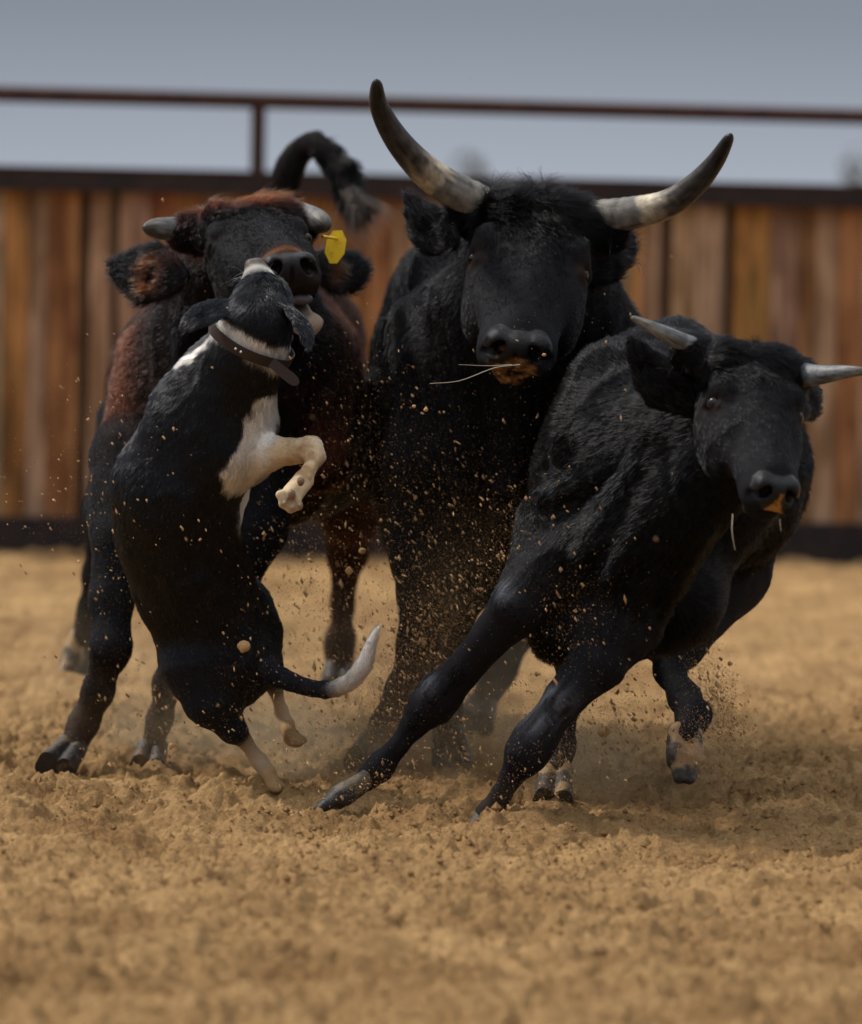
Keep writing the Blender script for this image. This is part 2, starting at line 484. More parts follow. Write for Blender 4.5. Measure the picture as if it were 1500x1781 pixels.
bp0 = nd(t, 'ShaderNodeBump'); bp0.inputs['Strength'].default_value = 1.0; bp0.inputs['Distance'].default_value = 0.022
n5 = nd(t, 'ShaderNodeTexNoise'); n5.inputs['Scale'].default_value = 75; n5.inputs['Detail'].default_value = 6; n5.inputs['Roughness'].default_value = .62
t.links.new(geo.outputs['Position'], n5.inputs['Vector']); t.links.new(n5.outputs['Fac'], bp0.inputs['Height'])
bp = nd(t, 'ShaderNodeBump'); bp.inputs['Strength'].default_value = 0.8; bp.inputs['Distance'].default_value = 0.005; t.links.new(bp0.outputs[0], bp.inputs['Normal'])
ad = nd(t, 'ShaderNodeMath', operation='ADD'); t.links.new(n2.outputs['Fac'], ad.inputs[0]); t.links.new(n3.outputs['Fac'], ad.inputs[1])
t.links.new(ad.outputs[0], bp.inputs['Height']); t.links.new(bp.outputs[0], b.inputs['Normal'])
M_SAND = m
gm.materials.append(m)
tag(link('sand_ground', gm), 'loose ochre arena sand churned into clods and ridges', None, None, 'structure')

# clods lying on the sand: many small rough lumps
def ico():
    g = (1 + 5 ** .5) / 2
    v = nrm(np.array([(-1, g, 0), (1, g, 0), (-1, -g, 0), (1, -g, 0), (0, -1, g), (0, 1, g), (0, -1, -g), (0, 1, -g), (g, 0, -1), (g, 0, 1), (-g, 0, -1), (-g, 0, 1)]))
    f = np.array([(0, 11, 5), (0, 5, 1), (0, 1, 7), (0, 7, 10), (0, 10, 11), (1, 5, 9), (5, 11, 4), (11, 10, 2), (10, 7, 6), (7, 1, 8), (3, 9, 4), (3, 4, 2), (3, 2, 6), (3, 6, 8), (3, 8, 9), (4, 9, 5), (2, 4, 11), (6, 2, 10), (8, 6, 7), (9, 8, 1)])
    return v, f
def octa():
    v = np.array([(1, 0, 0), (-1, 0, 0), (0, 1, 0), (0, -1, 0), (0, 0, 1), (0, 0, -1.)])
    f = np.array([(0, 2, 4), (2, 1, 4), (1, 3, 4), (3, 0, 4), (2, 0, 5), (1, 2, 5), (3, 1, 5), (0, 3, 5)])
    return v, f
def tetra():
    v = nrm(np.array([(1, 1, 1), (1, -1, -1), (-1, 1, -1), (-1, -1, 1.)])); return v, np.array([(0, 1, 2), (0, 3, 1), (0, 2, 3), (1, 3, 2)])
def lumps(pos, size, base, rng, stretch=None, flat=1.0):
    v, f = base; n = len(pos)
    k = v[None] * (1 + rng.uniform(-.35, .35, (n, len(v), 1))) * size[:, None, None] * rng.uniform(.65, 1.25, (n, 1, 3))
    k[:, :, 2] *= flat
    if stretch is not None: k = k + (k * stretch[:, None, :]).sum(-1, keepdims=True) * stretch[:, None, :] / (np.linalg.norm(stretch, axis=1)[:, None, None] + 1e-9) * 1.0
    V = (k + pos[:, None]).reshape(-1, 3)
    Fc = (f[None] + (np.arange(n) * len(v))[:, None, None]).reshape(-1, 3)
    return V, Fc
rng = np.random.default_rng(5)
n = 38000
yy = 10.0 + 9 * rng.random(n) ** 1.15; xx = (rng.random(n) - .5) * 2 * yy * 0.085
big = rng.random(n) ** 5
size = 0.0022 + 0.0075 * big + .002 * rng.random(n)
keep = (vnoise(np.stack([xx, yy, 0 * xx], 1), 2.2, 3) + rng.random(n) * .9) > 0.15
xx, yy, size = xx[keep], yy[keep], size[keep]
zz = ground_z(xx.astype(np.float32), yy.astype(np.float32)) - size * .05
V_, F_ = lumps(np.stack([xx, yy, zz], 1), size, octa(), rng, flat=1.0)
lm = mesh_np('sand_clods', V_, F_, smooth=False); lm.materials.append(M_SAND)
tag(link('sand_clods', lm), 'loose crumbs and clods of damp sand scattered over the arena floor', None, None, 'stuff')

# ------------------------------------------------------------------ fence
FL = np.array([-750 * 27.5 / F, 27.5]); FR = np.array([750 * 28.6 / F, 28.6])
FD = (FR - FL) / np.linalg.norm(FR - FL)            # along the fence, left to right
FN = np.array([FD[1], -FD[0]])                       # towards the camera
def fence_u(px):                                     # distance along the fence of a photograph column
    tx = (px - 750.0) / F
    # FL + u*FD = (tx*y, y)
    return float((tx * FL[1] - FL[0]) / (FD[0] - tx * FD[1]))
fang = math.atan2(FD[1], FD[0])
fence = empty('board_fence', (FL[0] * .5 + FR[0] * .5, 28.05, 0), 'rusty steel framed board fence of upright weathered planks behind the cattle', 'fence')
def fpt(u, off, z):
    q = FL + FD * u + FN * off
    return (q[0], q[1], z)
def fbox(name, u0, u1, o0, o1, z0, z1, material, bev=0.0, warp=None):
    """box in fence coordinates"""
    c = [fpt(u, o_, z) for u in (u0, u1) for o_ in (o0, o1) for z in (z0, z1)]
    V = np.array(c); Fc = np.array([(0, 1, 3, 2), (4, 6, 7, 5), (0, 4, 5, 1), (2, 3, 7, 6), (0, 2, 6, 4), (1, 5, 7, 3)])
    me = mesh_np(name, V, Fc[:, ::-1] if False else Fc, smooth=False)
    me.materials.append(material)
    return link(name, me, fence)

def steel(name, c0, c1, rough=0.7):
    m, t, b = mat(name); g = nd(t, 'ShaderNodeNewGeometry')
    a = nd(t, 'ShaderNodeTexNoise'); a.inputs['Scale'].default_value = 9; a.inputs['Detail'].default_value = 7
    t.links.new(g.outputs['Position'], a.inputs['Vector'])
    r = nd(t, 'ShaderNodeValToRGB'); r.color_ramp.elements[0].position = .35; r.color_ramp.elements[1].position = .7
    r.color_ramp.elements[0].color = c0 + (1,); r.color_ramp.elements[1].color = c1 + (1,)
    t.links.new(a.outputs['Fac'], r.inputs[0]); t.links.new(r.outputs[0], b.inputs['Base Color'])
    b.inputs['Roughness'].default_value = rough; b.inputs['Metallic'].default_value = 0.0; b.inputs['Specular IOR Level'].default_value = .3
    return m
M_RUST = steel('rusty_steel', (0.030, 0.010, 0.007), (0.06, 0.022, 0.013))
M_DARK = steel('dark_beam', (0.016, 0.012, 0.012), (0.034, 0.02, 0.017), 0.8)

def wood_material(i, col, dark):
    m, t, b = mat('weathered_plank_%d' % i); g = nd(t, 'ShaderNodeNewGeometry')
    mp = nd(t, 'ShaderNodeMapping'); mp.inputs['Scale'].default_value = (1, 1, 0.07); mp.inputs['Location'].default_value = (i * 3.7, i, i * 1.3)
    t.links.new(g.outputs['Position'], mp.inputs[0])
    a = nd(t, 'ShaderNodeTexNoise'); a.inputs['Scale'].default_value = 30; a.inputs['Detail'].default_value = 6; a.inputs['Distortion'].default_value = .6
    t.links.new(mp.outputs[0], a.inputs['Vector'])
    mp2 = nd(t, 'ShaderNodeMapping'); mp2.inputs['Scale'].default_value = (1, 1, .35); mp2.inputs['Location'].default_value = (i * 1.7, i, i * 2.3)
    t.links.new(g.outputs['Position'], mp2.inputs[0])
    c = nd(t, 'ShaderNodeTexNoise'); c.inputs['Scale'].default_value = 7; c.inputs['Detail'].default_value = 4
    t.links.new(mp2.outputs[0], c.inputs['Vector'])
    r = nd(t, 'ShaderNodeValToRGB'); r.color_ramp.elements[0].position = .38; r.color_ramp.elements[1].position = .62
    r.color_ramp.elements[0].color = dark + (1,); r.color_ramp.elements[1].color = col + (1,)
    t.links.new(a.outputs['Fac'], r.inputs[0])
    r2_ = nd(t, 'ShaderNodeValToRGB'); r2_.color_ramp.elements[0].position = .38; r2_.color_ramp.elements[1].position = .58
    r2_.color_ramp.elements[0].color = (.42, .34, .28, 1); r2_.color_ramp.elements[1].color = (1.08, 1.05, 1.05, 1)
    t.links.new(c.outputs['Fac'], r2_.inputs[0])
    mx_ = nd(t, 'ShaderNodeMix', data_type='RGBA', blend_type='MULTIPLY'); mx_.inputs[0].default_value = .8
    t.links.new(r.outputs[0], mx_.inputs[6]); t.links.new(r2_.outputs[0], mx_.inputs[7])
    t.links.new(mx_.outputs[2], b.inputs['Base Color'])
    b.inputs['Roughness'].default_value = .8; b.inputs['Specular IOR Level'].default_value = .2
    return m
OR = (.44, .215, .085); TAN = (.50, .325, .19); GRY = (.42, .28, .175); BRN = (.33, .165, .068); DKB = (.08, .045, .026); ORD = (.38, .18, .06)
planks = [(-300, -245, OR), (-245, -190, BRN), (-190, -140, TAN), (-140, -95, ORD), (-95, -45, OR), (-45, 0, GRY),
    (0, 44, ORD), (44, 76, GRY), (76, 131, OR), (131, 149, DKB), (149, 186, TAN), (186, 199, DKB), (199, 252, TAN), (252, 300, OR), (300, 345, BRN), (345, 395, TAN),
    (395, 440, OR), (440, 490, GRY), (490, 540, OR), (540, 590, BRN), (590, 634, ORD), (634, 676, OR), (676, 716, TAN), (716, 760, GRY), (760, 810, OR), (810, 855, BRN),
    (855, 905, TAN), (905, 950, OR), (950, 1000, GRY), (1000, 1050, TAN), (1050, 1085, TAN), (1085, 1112, OR), (1112, 1140, GRY), (1140, 1162, DKB), (1162, 1200, TAN), (1200, 1252, GRY), (1252, 1268, DKB),
    (1268, 1335, ORD), (1335, 1384, GRY), (1384, 1412, BRN), (1412, 1450, TAN), (1450, 1492, OR), (1492, 1540, GRY), (1540, 1590, TAN), (1590, 1650, ORD), (1650, 1700, OR), (1700, 1750, GRY), (1750, 1800, TAN)]
wr = random.Random(4)
for i, (x0, x1, c) in enumerate(planks):
    j = wr.uniform(.85, 1.12)
    col = tuple(v * j for v in c); dk = tuple(v * wr.uniform(.42, .6) for v in c)
    rec = wr.uniform(-.012, .004) - (0.02 if c == DKB else 0)
    g_ = wr.uniform(.002, .008)
    fbox('plank', fence_u(x0) + g_ * .5, fence_u(x1) - g_ * .5, -.03 + rec, rec, .02, 1.79, wood_material(i, col, dk))
U0, U1 = fence_u(-320), fence_u(1820)
fbox('backing_panel', U0, U1, -.075, -.05, -.05, 1.80, M_DARK)
fbox('top_beam', U0, U1, -.16, .07, 1.757, 1.862, M_DARK)
fbox('rust_strip', U0, U1, -.165, .074, 1.864, 1.876, M_RUST)
fbox('kick_board', U0, U1, .006, .055, -.1, .165, M_DARK)
def tube(name, p0, p1, r, material, parent, seg=20):
    p0, p1 = np.array(p0), np.array(p1); ax = nrm(p1 - p0); s_ = nrm(np.cross(ax, [0.3, .1, .9])); t_ = np.cross(ax, s_)
    an = np.arange(seg) * 2 * math.pi / seg; ring = np.cos(an)[:, None] * s_ + np.sin(an)[:, None] * t_
    V = np.concatenate([p0 + ring * r, p1 + ring * r]); k = np.arange(seg); k2 = (k + 1) % seg
    me = mesh_np(name, V, np.stack([k, k2, k2 + seg, k + seg], 1)); me.materials.append(material)
    return link(name, me, parent)
tube('pipe_rail', fpt(U0, -.04, 2.225), fpt(U1, -.04, 2.225), .039, M_RUST, fence)
for px in (440 - 1030, 441, 441 + 1150):
    tube('pipe_post', fpt(fence_u(px), -.04, 1.876), fpt(fence_u(px), -.04, 2.21), .036, M_RUST, fence)

# faint treetops far beyond the fence
m, t, b = mat('far_foliage'); b.inputs['Base Color'].default_value = (.07, .075, .05, 1); b.inputs['Roughness'].default_value = .9
M_FOL = m
m, t, b = mat('far_bark'); b.inputs['Base Color'].default_value = (.06, .045, .035, 1); b.inputs['Roughness'].default_value = .9
M_BARK = m
def far_tree(px, ytop, d, wpx, label, seed):
    rg = np.random.default_rng(seed); top = P(px, ytop, d); H = top[2]; W = wpx * d / F
    e_ = empty('bare_tree', (top[0], d, 0), label, 'tree', 'trees beyond the fence')
    k = 230
    a = rg.normal(0, 1, (k, 3)); a = nrm(a) * rg.random((k, 1)) ** .45
    cz = H * .62
    pos = np.stack([top[0] + a[:, 0] * W * .5, d + a[:, 1] * W * .5, cz + a[:, 2] * H * .38], 1)
    V, Fc = lumps(pos, rg.uniform(.02, .07, k) * H * .5, octa(), rg)
    me = mesh_np('crown', V, Fc); me.materials.append(M_FOL); link('crown', me, e_)
    S_ = [((top[0], d, -.2), (top[0], d, H * .55), .05 * H), ((top[0], d, H * .4), (top[0] + W * .25, d, H * .75), .02 * H), ((top[0], d, H * .4), (top[0] - W * .25, d, H * .8), .02 * H)]
    for i, (p0, p1, r) in enumerate(S_):
        tube('trunk' if i == 0 else 'limb', p0, p1, r, M_BARK, e_, 8)
far_tree(815, 262, 150, 90, 'hazy low tree showing just over the fence left of the long horned bull', 1)
far_tree(1492, 255, 150, 70, 'hazy low tree at the right edge just over the fence', 2)
# ------------------------------------------------------------------ cattle
BLK = (0.011, 0.011, 0.0135)
def view_frame(o, Yv, Xv, s):
    """head frame from screen directions (right, up, towards the camera): Y runs down the face, X across it, Z out of the forehead"""
    C_ = np.array([0, -1.0, 0]); R_ = np.array([1.0, 0, 0]); U_ = np.array([0, 0, 1.0])
    f = lambda v: R_ * v[0] + U_ * v[1] + C_ * v[2]
    Y = nrm(f(Yv)); X = f(Xv); X = nrm(X - Y * (X @ Y)); Z = np.cross(X, Y)
    if Z @ f((0, .2, 1)) < 0: Z = -Z
    return dict(o=np.array(o), M=np.stack([X, Y, Z], 1), s=s)

def head_rc(S, H, a, b, ra, rb, k=.06, **kw):
    s = H['s']; m = lambda v: H['o'] + H['M'] @ (np.array(v, dtype=float) * s)
    fl = kw.pop('flow_up', False)
    S.rc(m(a), m(b), ra * s, rb * s, k=k * s, **kw)
def head_el(S, H, c, r, k=.06, rot=None, **kw):
    s = H['s']; m = H['o'] + H['M'] @ (np.array(c, dtype=float) * s); R = H['M'] if rot is None else H['M'] @ rot
    S.el(m, np.array(r) * s, R, k=k * s, flow=kw.pop('flow', H['M'][:, 1]), **kw)
def rotz(a):
    c, s = math.cos(a), math.sin(a); return np.array([[c, -s, 0], [s, c, 0], [0, 0, 1]])
def roty(a):
    c, s = math.cos(a), math.sin(a); return np.array([[c, 0, s], [0, 1, 0], [-s, 0, c]])
def rotx(a):
    c, s = math.cos(a), math.sin(a); return np.array([[1, 0, 0], [0, c, -s], [0, s, c]])

def cow_head(S, H, eyes_shut=False, nose_col=(.007, .0068, .0078), jaw_col=None, muzzle_fur=None, width=1.0, poll_fl=.05, browfl=.022, base=BLK, jaw_tip=None, heavy=1.0, mw=1.0, lid=1.0):
    w_ = width; c = dict(col=base, dens=2.2)
    head_rc(S, H, (-.13 * w_, .05, -.14), (.13 * w_, .05, -.14), .125, .125, k=.1, fl=poll_fl, **c)
    head_el(S, H, (0, .21, -.165), (.220 * w_, .27, .165), k=.08, fl=browfl, **c)
    head_rc(S, H, (0, .30, -.20), (0, .78, -.145), .195 * w_, .132, k=.08, fl=.013, **c)
    head_rc(S, H, (0, .28, -.085), (0, .82, -.066), .065, .06, k=.09, fl=.009, **c)
    for sx in (-1, 1):
        head_rc(S, H, (sx * .13 * w_, .02, -.14), (sx * .265 * w_, .0, -.15), .105, .092, k=.09, fl=poll_fl * .7, **c)
        head_el(S, H, (sx * .180 * w_, .270, -.070), (.060, .080, .052 * heavy), k=.05, fl=.010, **c)          # brow
        head_el(S, H, (sx * .158 * w_, .43, -.27), (.095, .25, .17), k=.09, fl=.012, **c)              # cheek
        head_rc(S, H, (sx * .135 * w_, .42, -.18), (sx * .105, .80, -.150), .068, .060, k=.06, fl=.009, **c)
        head_rc(S, H, (sx * .12 * w_, .44, -.075), (sx * .07, .66, -.055), .014, .010, k=.04, fl=.009, **c)   # facial crest
        # eye socket with lids
        head_el(S, H, (sx * .250 * w_, .350, -.125), (.055, .040, .05), k=.03, sub=True)
        head_rc(S, H, (sx * .205 * w_, .312, -.090), (sx * .235 * w_, .322, -.165), .028 * heavy * lid, .024 * lid, k=.03 * lid, fl=.003, bare=.2, col=(.02, .015, .013), dens=1)
        if eyes_shut:
            head_el(S, H, (sx * .215 * w_, .345, -.135), (.040, .040, .040), k=.02, fl=.004, **c)
            head_el(S, H, (sx * .250 * w_, .358, -.120), (.03, .006, .035), k=.015, sub=True)
        else:
            head_rc(S, H, (sx * .205 * w_, .385, -.095), (sx * .220 * w_, .378, -.165), .020 * lid, .018 * lid, k=.03 * lid, fl=.003, bare=.2, col=(.03, .020, .015), dens=1)
    # muzzle
    mc = muzzle_fur or base
    head_el(S, H, (0, .875, -.135), (.158 * mw, .125, .115), k=.06, fl=.006, col=mc)
    head_el(S, H, (0, .952, -.105), (.112 * mw, .060, .080), k=.03, fl=.002, bare=1.3, col=nose_col, pw=1.8, soft=.006)
    for sx in (-1, 1):
        head_el(S, H, (sx * .088 * mw, .938, -.066), (.054 * mw, .062, .056), k=.03, fl=.001, bare=1.3, col=nose_col, pw=1.5, soft=.006)
        head_el(S, H, (sx * .110 * mw, .915, -.165), (.060, .085, .070), k=.05, fl=.005, col=mc, soft=.006, pw=1.4)
    head_el(S, H, (0, .948, -.070), (.050, .052, .048), k=.03, fl=.001, bare=1.3, col=nose_col, pw=1.5, soft=.006)
    for sx in (-1, 1):
        d_ = nrm(np.array([sx * .40, .80, .38])); x_ = nrm(np.cross(d_, [0, -.5 , 1.])); z_ = np.cross(x_, d_); ca_, sa_ = math.cos(sx * .6), math.sin(sx * .6)
        x2 = x_ * ca_ + z_ * sa_; z2 = np.cross(x2, d_)
        head_el(S, H, (sx * .088 * mw, 1.002, -.066), (.026, .080, .044), rot=np.stack([x2, d_, z2], 1), k=.012, sub=True, paint=True, col=(.002, .0015, .0015), fl=0, bare=1.5, soft=.005, pw=1.3)
        head_el(S, H, (sx * .128 * mw, .985, -.118), (.040, .05, .011), rot=rotz(sx * .35) @ roty(sx * .8), k=.016, sub=True)
    head_el(S, H, (0, 1.015, -.13), (.006, .03, .07), k=.014, sub=True)
    jc = jaw_col or base; h = np.array([0, .30, -.30])
    if jaw_tip is None:
        head_rc(S, H, (0, .34, -.34), (0, .66, -.27), .13, .085, k=.09, fl=.014, **c)
        head_rc(S, H, (0, .62, -.27), (0, .86, -.255), .085, .066, k=.06, fl=.010, col=jc)
        head_el(S, H, (0, .890, -.270), (.095, .065, .060), k=.03, fl=.006, col=jc)
        head_el(S, H, (0, .975, -.213), (.16, .12, .010), k=.02, sub=True, paint=True, col=(.002, .002, .002), fl=.001, bare=.6, soft=.004)
    else:
        t = H['M'].T @ (np.array(jaw_tip) - H['o']) / H['s']
        head_rc(S, H, (0, .34, -.34), tuple(h * .45 + t * .55), .13, .085, k=.09, fl=.014, **c)
        head_rc(S, H, tuple(h * .45 + t * .55), tuple(t), .085, .066, k=.03, fl=.010, col=jc)
        head_el(S, H, tuple(t), (.088, .060, .058), k=.02, fl=.007, col=jc)
        u = (t + np.array([0, .93, -.20])) / 2
        head_el(S, H, tuple(u + np.array([0, .02, 0])), (.095, .22, .050), rot=rotx(math.atan2(u[2] + .25, u[1] - .30)), k=.02, sub=True, paint=True, col=(.004, .002, .002), fl=0, bare=1.2, soft=.006, pw=1.5)

def blade(S, a, t, width, nv, col, inner, fl=.02, thick=.30, curve=None, k=.012, prof=None):
    """an ear: flattened leaf from base a to tip t"""
    a, t = np.array(a), np.array(t); L = np.linalg.norm(t - a); d = (t - a) / L
    sag = np.array(curve) if curve is not None else np.zeros(3)
    p = lambda f: a + (t - a) * f + sag * math.sin(math.pi * f)
    nv = nrm(np.array(nv, dtype=float))
    prof = prof or [(0, .32), (.2, .72), (.42, 1.0), (.62, .92), (.8, .62), (1.0, .16)]
    for (f0, w0), (f1, w1) in zip(prof[:-1], prof[1:]):
        S.rc(p(f0), p(f1), w0 * width * .5, w1 * width * .5, k=k, n=nv, sq=thick, col=col, fl=fl)
    # hollow of the ear
    side = nrm(np.cross(d, nv)); R = np.stack([d, side, nv], 1)
    S.el(p(.42) + nv * width * .5 * thick * 1.15, np.array([L * .30, width * .24, width * .5 * thick * .75]), R, k=.008, sub=True, paint=True, col=inner, fl=fl * 1.5, flow=d, soft=.008, pw=1.4)

def bend(pts, n):
    """Catmull-Rom through the points"""
    pts = np.array(pts, dtype=float); p = np.vstack([2 * pts[0] - pts[1], pts, 2 * pts[-1] - pts[-2]]); out = []
    for i in range(len(pts) - 1):
        for t in np.linspace(0, 1, n, endpoint=(i == len(pts) - 2)):
            a, b, c, d = p[i:i + 4]
            out.append(.5 * ((2 * b) + (c - a) * t + (2 * a - 5 * b + 4 * c - d) * t * t + (3 * b - a - 3 * c + d) * t ** 3))
    return np.array(out)

def sweep(name, pts, rad, material, parent, seg=28, ring_amp=0.0, stops=None, tipround=True, noise=0.0):
    """horn: tapered bent tube; stops = [(position along, colour)]"""
    pts = np.array(pts); n = len(pts); T = nrm(np.gradient(pts, axis=0)); s_ = nrm(np.cross(T[0], [.2, .9, .3])); V = []; A = []
    f = np.linspace(0, 1, n)
    for i in range(n):
        s_ = nrm(s_ - T[i] * (s_ @ T[i])); t_ = np.cross(T[i], s_)
        an = np.arange(seg) * 2 * math.pi / seg
        r = rad[i] * (1 + ring_amp * math.sin(f[i] * 150) * max(0, 1 - f[i] * 2.2))
        V.append(pts[i] + (np.cos(an)[:, None] * s_ + np.sin(an)[:, None] * t_) * r); A.append(an)
    V = np.array(V).reshape(-1, 3); an = np.array(A).ravel(); ff = np.repeat(f, seg)
    V = np.vstack([V, pts[-1] + T[-1] * rad[-1] * .6, pts[0]])
    k = np.arange(seg); k2 = (k + 1) % seg; Q = []
    for i in range(n - 1): Q.append(np.stack([i * seg + k, i * seg + k2, (i + 1) * seg + k2, (i + 1) * seg + k], 1))
    Q = np.concatenate(Q)
    e_ = (n - 1) * seg
    cap = np.stack([e_ + k, e_ + k2, np.full(seg, n * seg), np.full(seg, n * seg)], 1)
    me = bpy.data.meshes.new(name)
    me.from_pydata(V.tolist(), [], [tuple(q) for q in Q.tolist()] + [(int(a), int(b), int(c)) for a, b, c, _ in cap.tolist()])
    me.polygons.foreach_set('use_smooth', [True] * len(me.polygons))
    if stops:
        ps = [s[0] for s in stops]; cs = np.array([s[1] for s in stops])
        q = V[:n * seg]
        wob = .05 * fbm(np.stack([np.cos(an) * 1.3, np.sin(an) * 1.3, ff * 9], 1), 1.3, 3, 4)
        g = np.clip(ff + wob, 0, 1)
        C = np.stack([np.interp(g, ps, cs[:, i]) for i in range(3)], 1)
        streak = fbm(np.stack([np.cos(an) * 2.5, np.sin(an) * 2.5, ff * 2.5], 1), 2.2, 4, 6, .6)
        fleck = fbm(q, 60, 3, 12)
        band = vnoise(np.stack([ff * 40, 0 * ff, 0 * ff], 1), 1.0, 3)
        C = C * np.clip(1 + .50 * streak + .30 * fbm(np.stack([np.cos(an) * 7, np.sin(an) * 7, ff * 5], 1), 1.6, 2, 8) + .42 * fleck + .25 * band * (ff < .5), .25, 1.8)[:, None]
        C = np.vstack([C, C[-1:], C[:1]])
        set_col(me, C)
    me.materials.append(material); me.update()
    return link(name, me, parent)

m, t, b = mat('horn'); a = nd(t, 'ShaderNodeAttribute', attribute_name='coat'); t.links.new(a.outputs['Color'], b.inputs['Base Color'])
b.inputs['Roughness'].default_value = .5; b.inputs['Specular IOR Level'].default_value = .3
n_ = nd(t, 'ShaderNodeTexNoise'); n_.inputs['Scale'].default_value = 160; n_.inputs['Detail'].default_value = 4
g_ = nd(t, 'ShaderNodeTexCoord'); t.links.new(g_.outputs['Object'], n_.inputs['Vector'])
bp = nd(t, 'ShaderNodeBump'); bp.inputs['Strength'].default_value = .5; bp.inputs['Distance'].default_value = .003
t.links.new(n_.outputs['Fac'], bp.inputs['Height']); t.links.new(bp.outputs[0], b.inputs['Normal'])
M_HORN = m
m, t, b = mat('eyeball'); b.inputs['Base Color'].default_value = (.006, .004, .004, 1); b.inputs['Roughness'].default_value = .03; b.inputs['Specular IOR Level'].default_value = .35
b.inputs['Coat Weight'].default_value = 0.0; b.inputs['Coat Roughness'].default_value = .03
M_EYE = m
M_HOOF = coat_material('hoof_horn', .5, .4, bump=.8)

def ball(name, c, r, material, parent, n=16, sc_=(1, 1, 1)):
    th = np.linspace(0, math.pi, n + 1)[1:-1]; ph = np.arange(2 * n) * math.pi / n
    V = [[0, 0, 1]] + [[math.sin(a) * math.cos(p), math.sin(a) * math.sin(p), math.cos(a)] for a in th for p in ph] + [[0, 0, -1]]
    V = np.array(V) * r * np.array(sc_) + np.array(c); m_ = 2 * n; Fc = []
    for j in range(m_): Fc.append((0, 1 + j, 1 + (j + 1) % m_))
    for i in range(n - 2):
        for j in range(m_): Fc.append((1 + i * m_ + j, 1 + (i + 1) * m_ + j, 1 + (i + 1) * m_ + (j + 1) % m_, 1 + i * m_ + (j + 1) % m_))
    l = len(V) - 1
    for j in range(m_): Fc.append((l, l - m_ + (j + 1) % m_, l - m_ + j))
    me = bpy.data.meshes.new(name); me.from_pydata(V.tolist(), [], Fc); me.polygons.foreach_set('use_smooth', [True] * len(me.polygons)); me.materials.append(material)
    return link(name, me, parent)

def hoof(parent, top, tip, r, across, flare=1.0, col=(.022, .018, .015), col2=(.10, .068, .04)):
    """cloven hoof from the coronet (top) to the toe tip; across = direction from claw to claw"""
    top, tip = np.array(top), np.array(tip); ax = nrm(tip - top); ac = nrm(np.array(across) - ax * (np.array(across) @ ax)); fr = np.cross(ax, ac)
    S = Sculpt(); L = np.linalg.norm(tip - top)
    if fr[1] > 0: fr = -fr
    for sx in (-1, 1):
        if flare == 1:
            a_ = top + ac * sx * r * .36; b_ = tip + ac * sx * r * .50
            S.rc(a_ - ax * r * .2, b_ + ax * r * .1, r * .46, r * .56, k=.006)
            S.rc(a_ + fr * r * .1, b_ + fr * r * .55 + ax * r * .1, r * .34, r * .44, k=.012)
        else:   # seen from the toe, off the ground
            a_ = top + ac * sx * r * .38; b_ = tip + ac * sx * r * .26 - ax * r * .30
            S.rc(a_ - ax * r * .2, a_ + ax * L * .45, r * .50, r * .54, k=.006)
            S.rc(a_ + ax * L * .40, b_, r * .54, r * .30, k=.012)
            S.rc(a_ + ax * L * .1 - fr * r * .3, a_ + ax * L * .5 - fr * r * .35, r * .42, r * .40, k=.012)
    V, Q = S.mesh(.0045); V = relax(V, Q, 1, .5); t_ = (V - top) @ ax; V = V - ax * np.maximum(t_ - L, 0)[:, None]; N = vnormals(V, Q)
    V = V + N * (.0012 * fbm(V, 70, 3, 5))[:, None]
    f = np.clip(((V - top) @ ax) / L, 0, 1); dirt = sstep(-.1, .5, fbm(V, 26, 4, 9) + .25 - .5 * f)
    C = np.array(col)[None] * (1 - dirt[:, None]) + np.array(col2)[None] * dirt[:, None]
    me = mesh_np('hoof', V, Q); set_col(me, C); me.materials.append(M_HOOF)
    return link('hoof', me, parent)

def folds(V, u, freq=7.0, along=1.6, seed=5):
    """soft skin folds running along u"""
    u = nrm(np.array(u, dtype=float)); q = V * freq + (V @ u)[:, None] * u * (along - freq)
    r = 1 - np.abs(fbm(q, 1.0, 2, seed, .4)); return r ** 3
def cow_disp(V, amp=1.0, u=(0, 0, 1), fold=.010):
    low = sstep(.45, .75, V[:, 2])
    return fold * (folds(V, u) - .3) * low + amp * (.006 * fbm(V, 6, 3, 2) + .0025 * np.abs(fbm(V * np.array([1, 1, .45]), 16, 2, 7)))

def specks(V, thr, sc_=230, seed=3):
    """sand caught on the coat"""
    return sstep(thr, thr + .12, vnoise(V, sc_, seed))

SANDC = np.array([.42, .26, .12])
def dusted(V, N, C, amount):
    """sand grains stuck to the hair: colour of the thing itself; amount per vertex 0..1"""
    s_ = np.clip(amount, 0, 1)[:, None]
    return C * (1 - s_) + SANDC * s_
def ground_dust(V, top, strength):
    return strength * sstep(top, 0.0, V[:, 2]) * (0.55 + .45 * fbm(V, 18, 3, 12))

# ================================================= long horned black bull in the middle
bull = empty('bull', tuple(P(800, 1330, 15.6)), 'large black bull with long upswept horns and sand on its nose', 'bull')
S = Sculpt(); S.defaults['col'] = BLK; S.defaults['fl'] = .019
HB = view_frame(P(938, 338, 14.82), (-.09, -.63, .76), (.985, -.135, .03), .60)
cow_head(S, HB, width=1.10, poll_fl=.060, browfl=.036, heavy=1.35)
PE = [(0, .35), (.15, .8), (.35, 1.0), (.6, .78), (.82, .42), (1.0, .10)]
# ears
blade(S, P(792, 418, 14.82), P(706, 336, 15.0), .125, (-.65, -.75, .1), BLK, (.013, .011, .011), fl=.03, curve=(-.005, 0, -.03))
blade(S, P(1030, 448, 14.9), P(1104, 404, 15.05), .12, (.2, -.95, .2), BLK, (.014, .012, .012), fl=.03, curve=(0, 0, -.02))
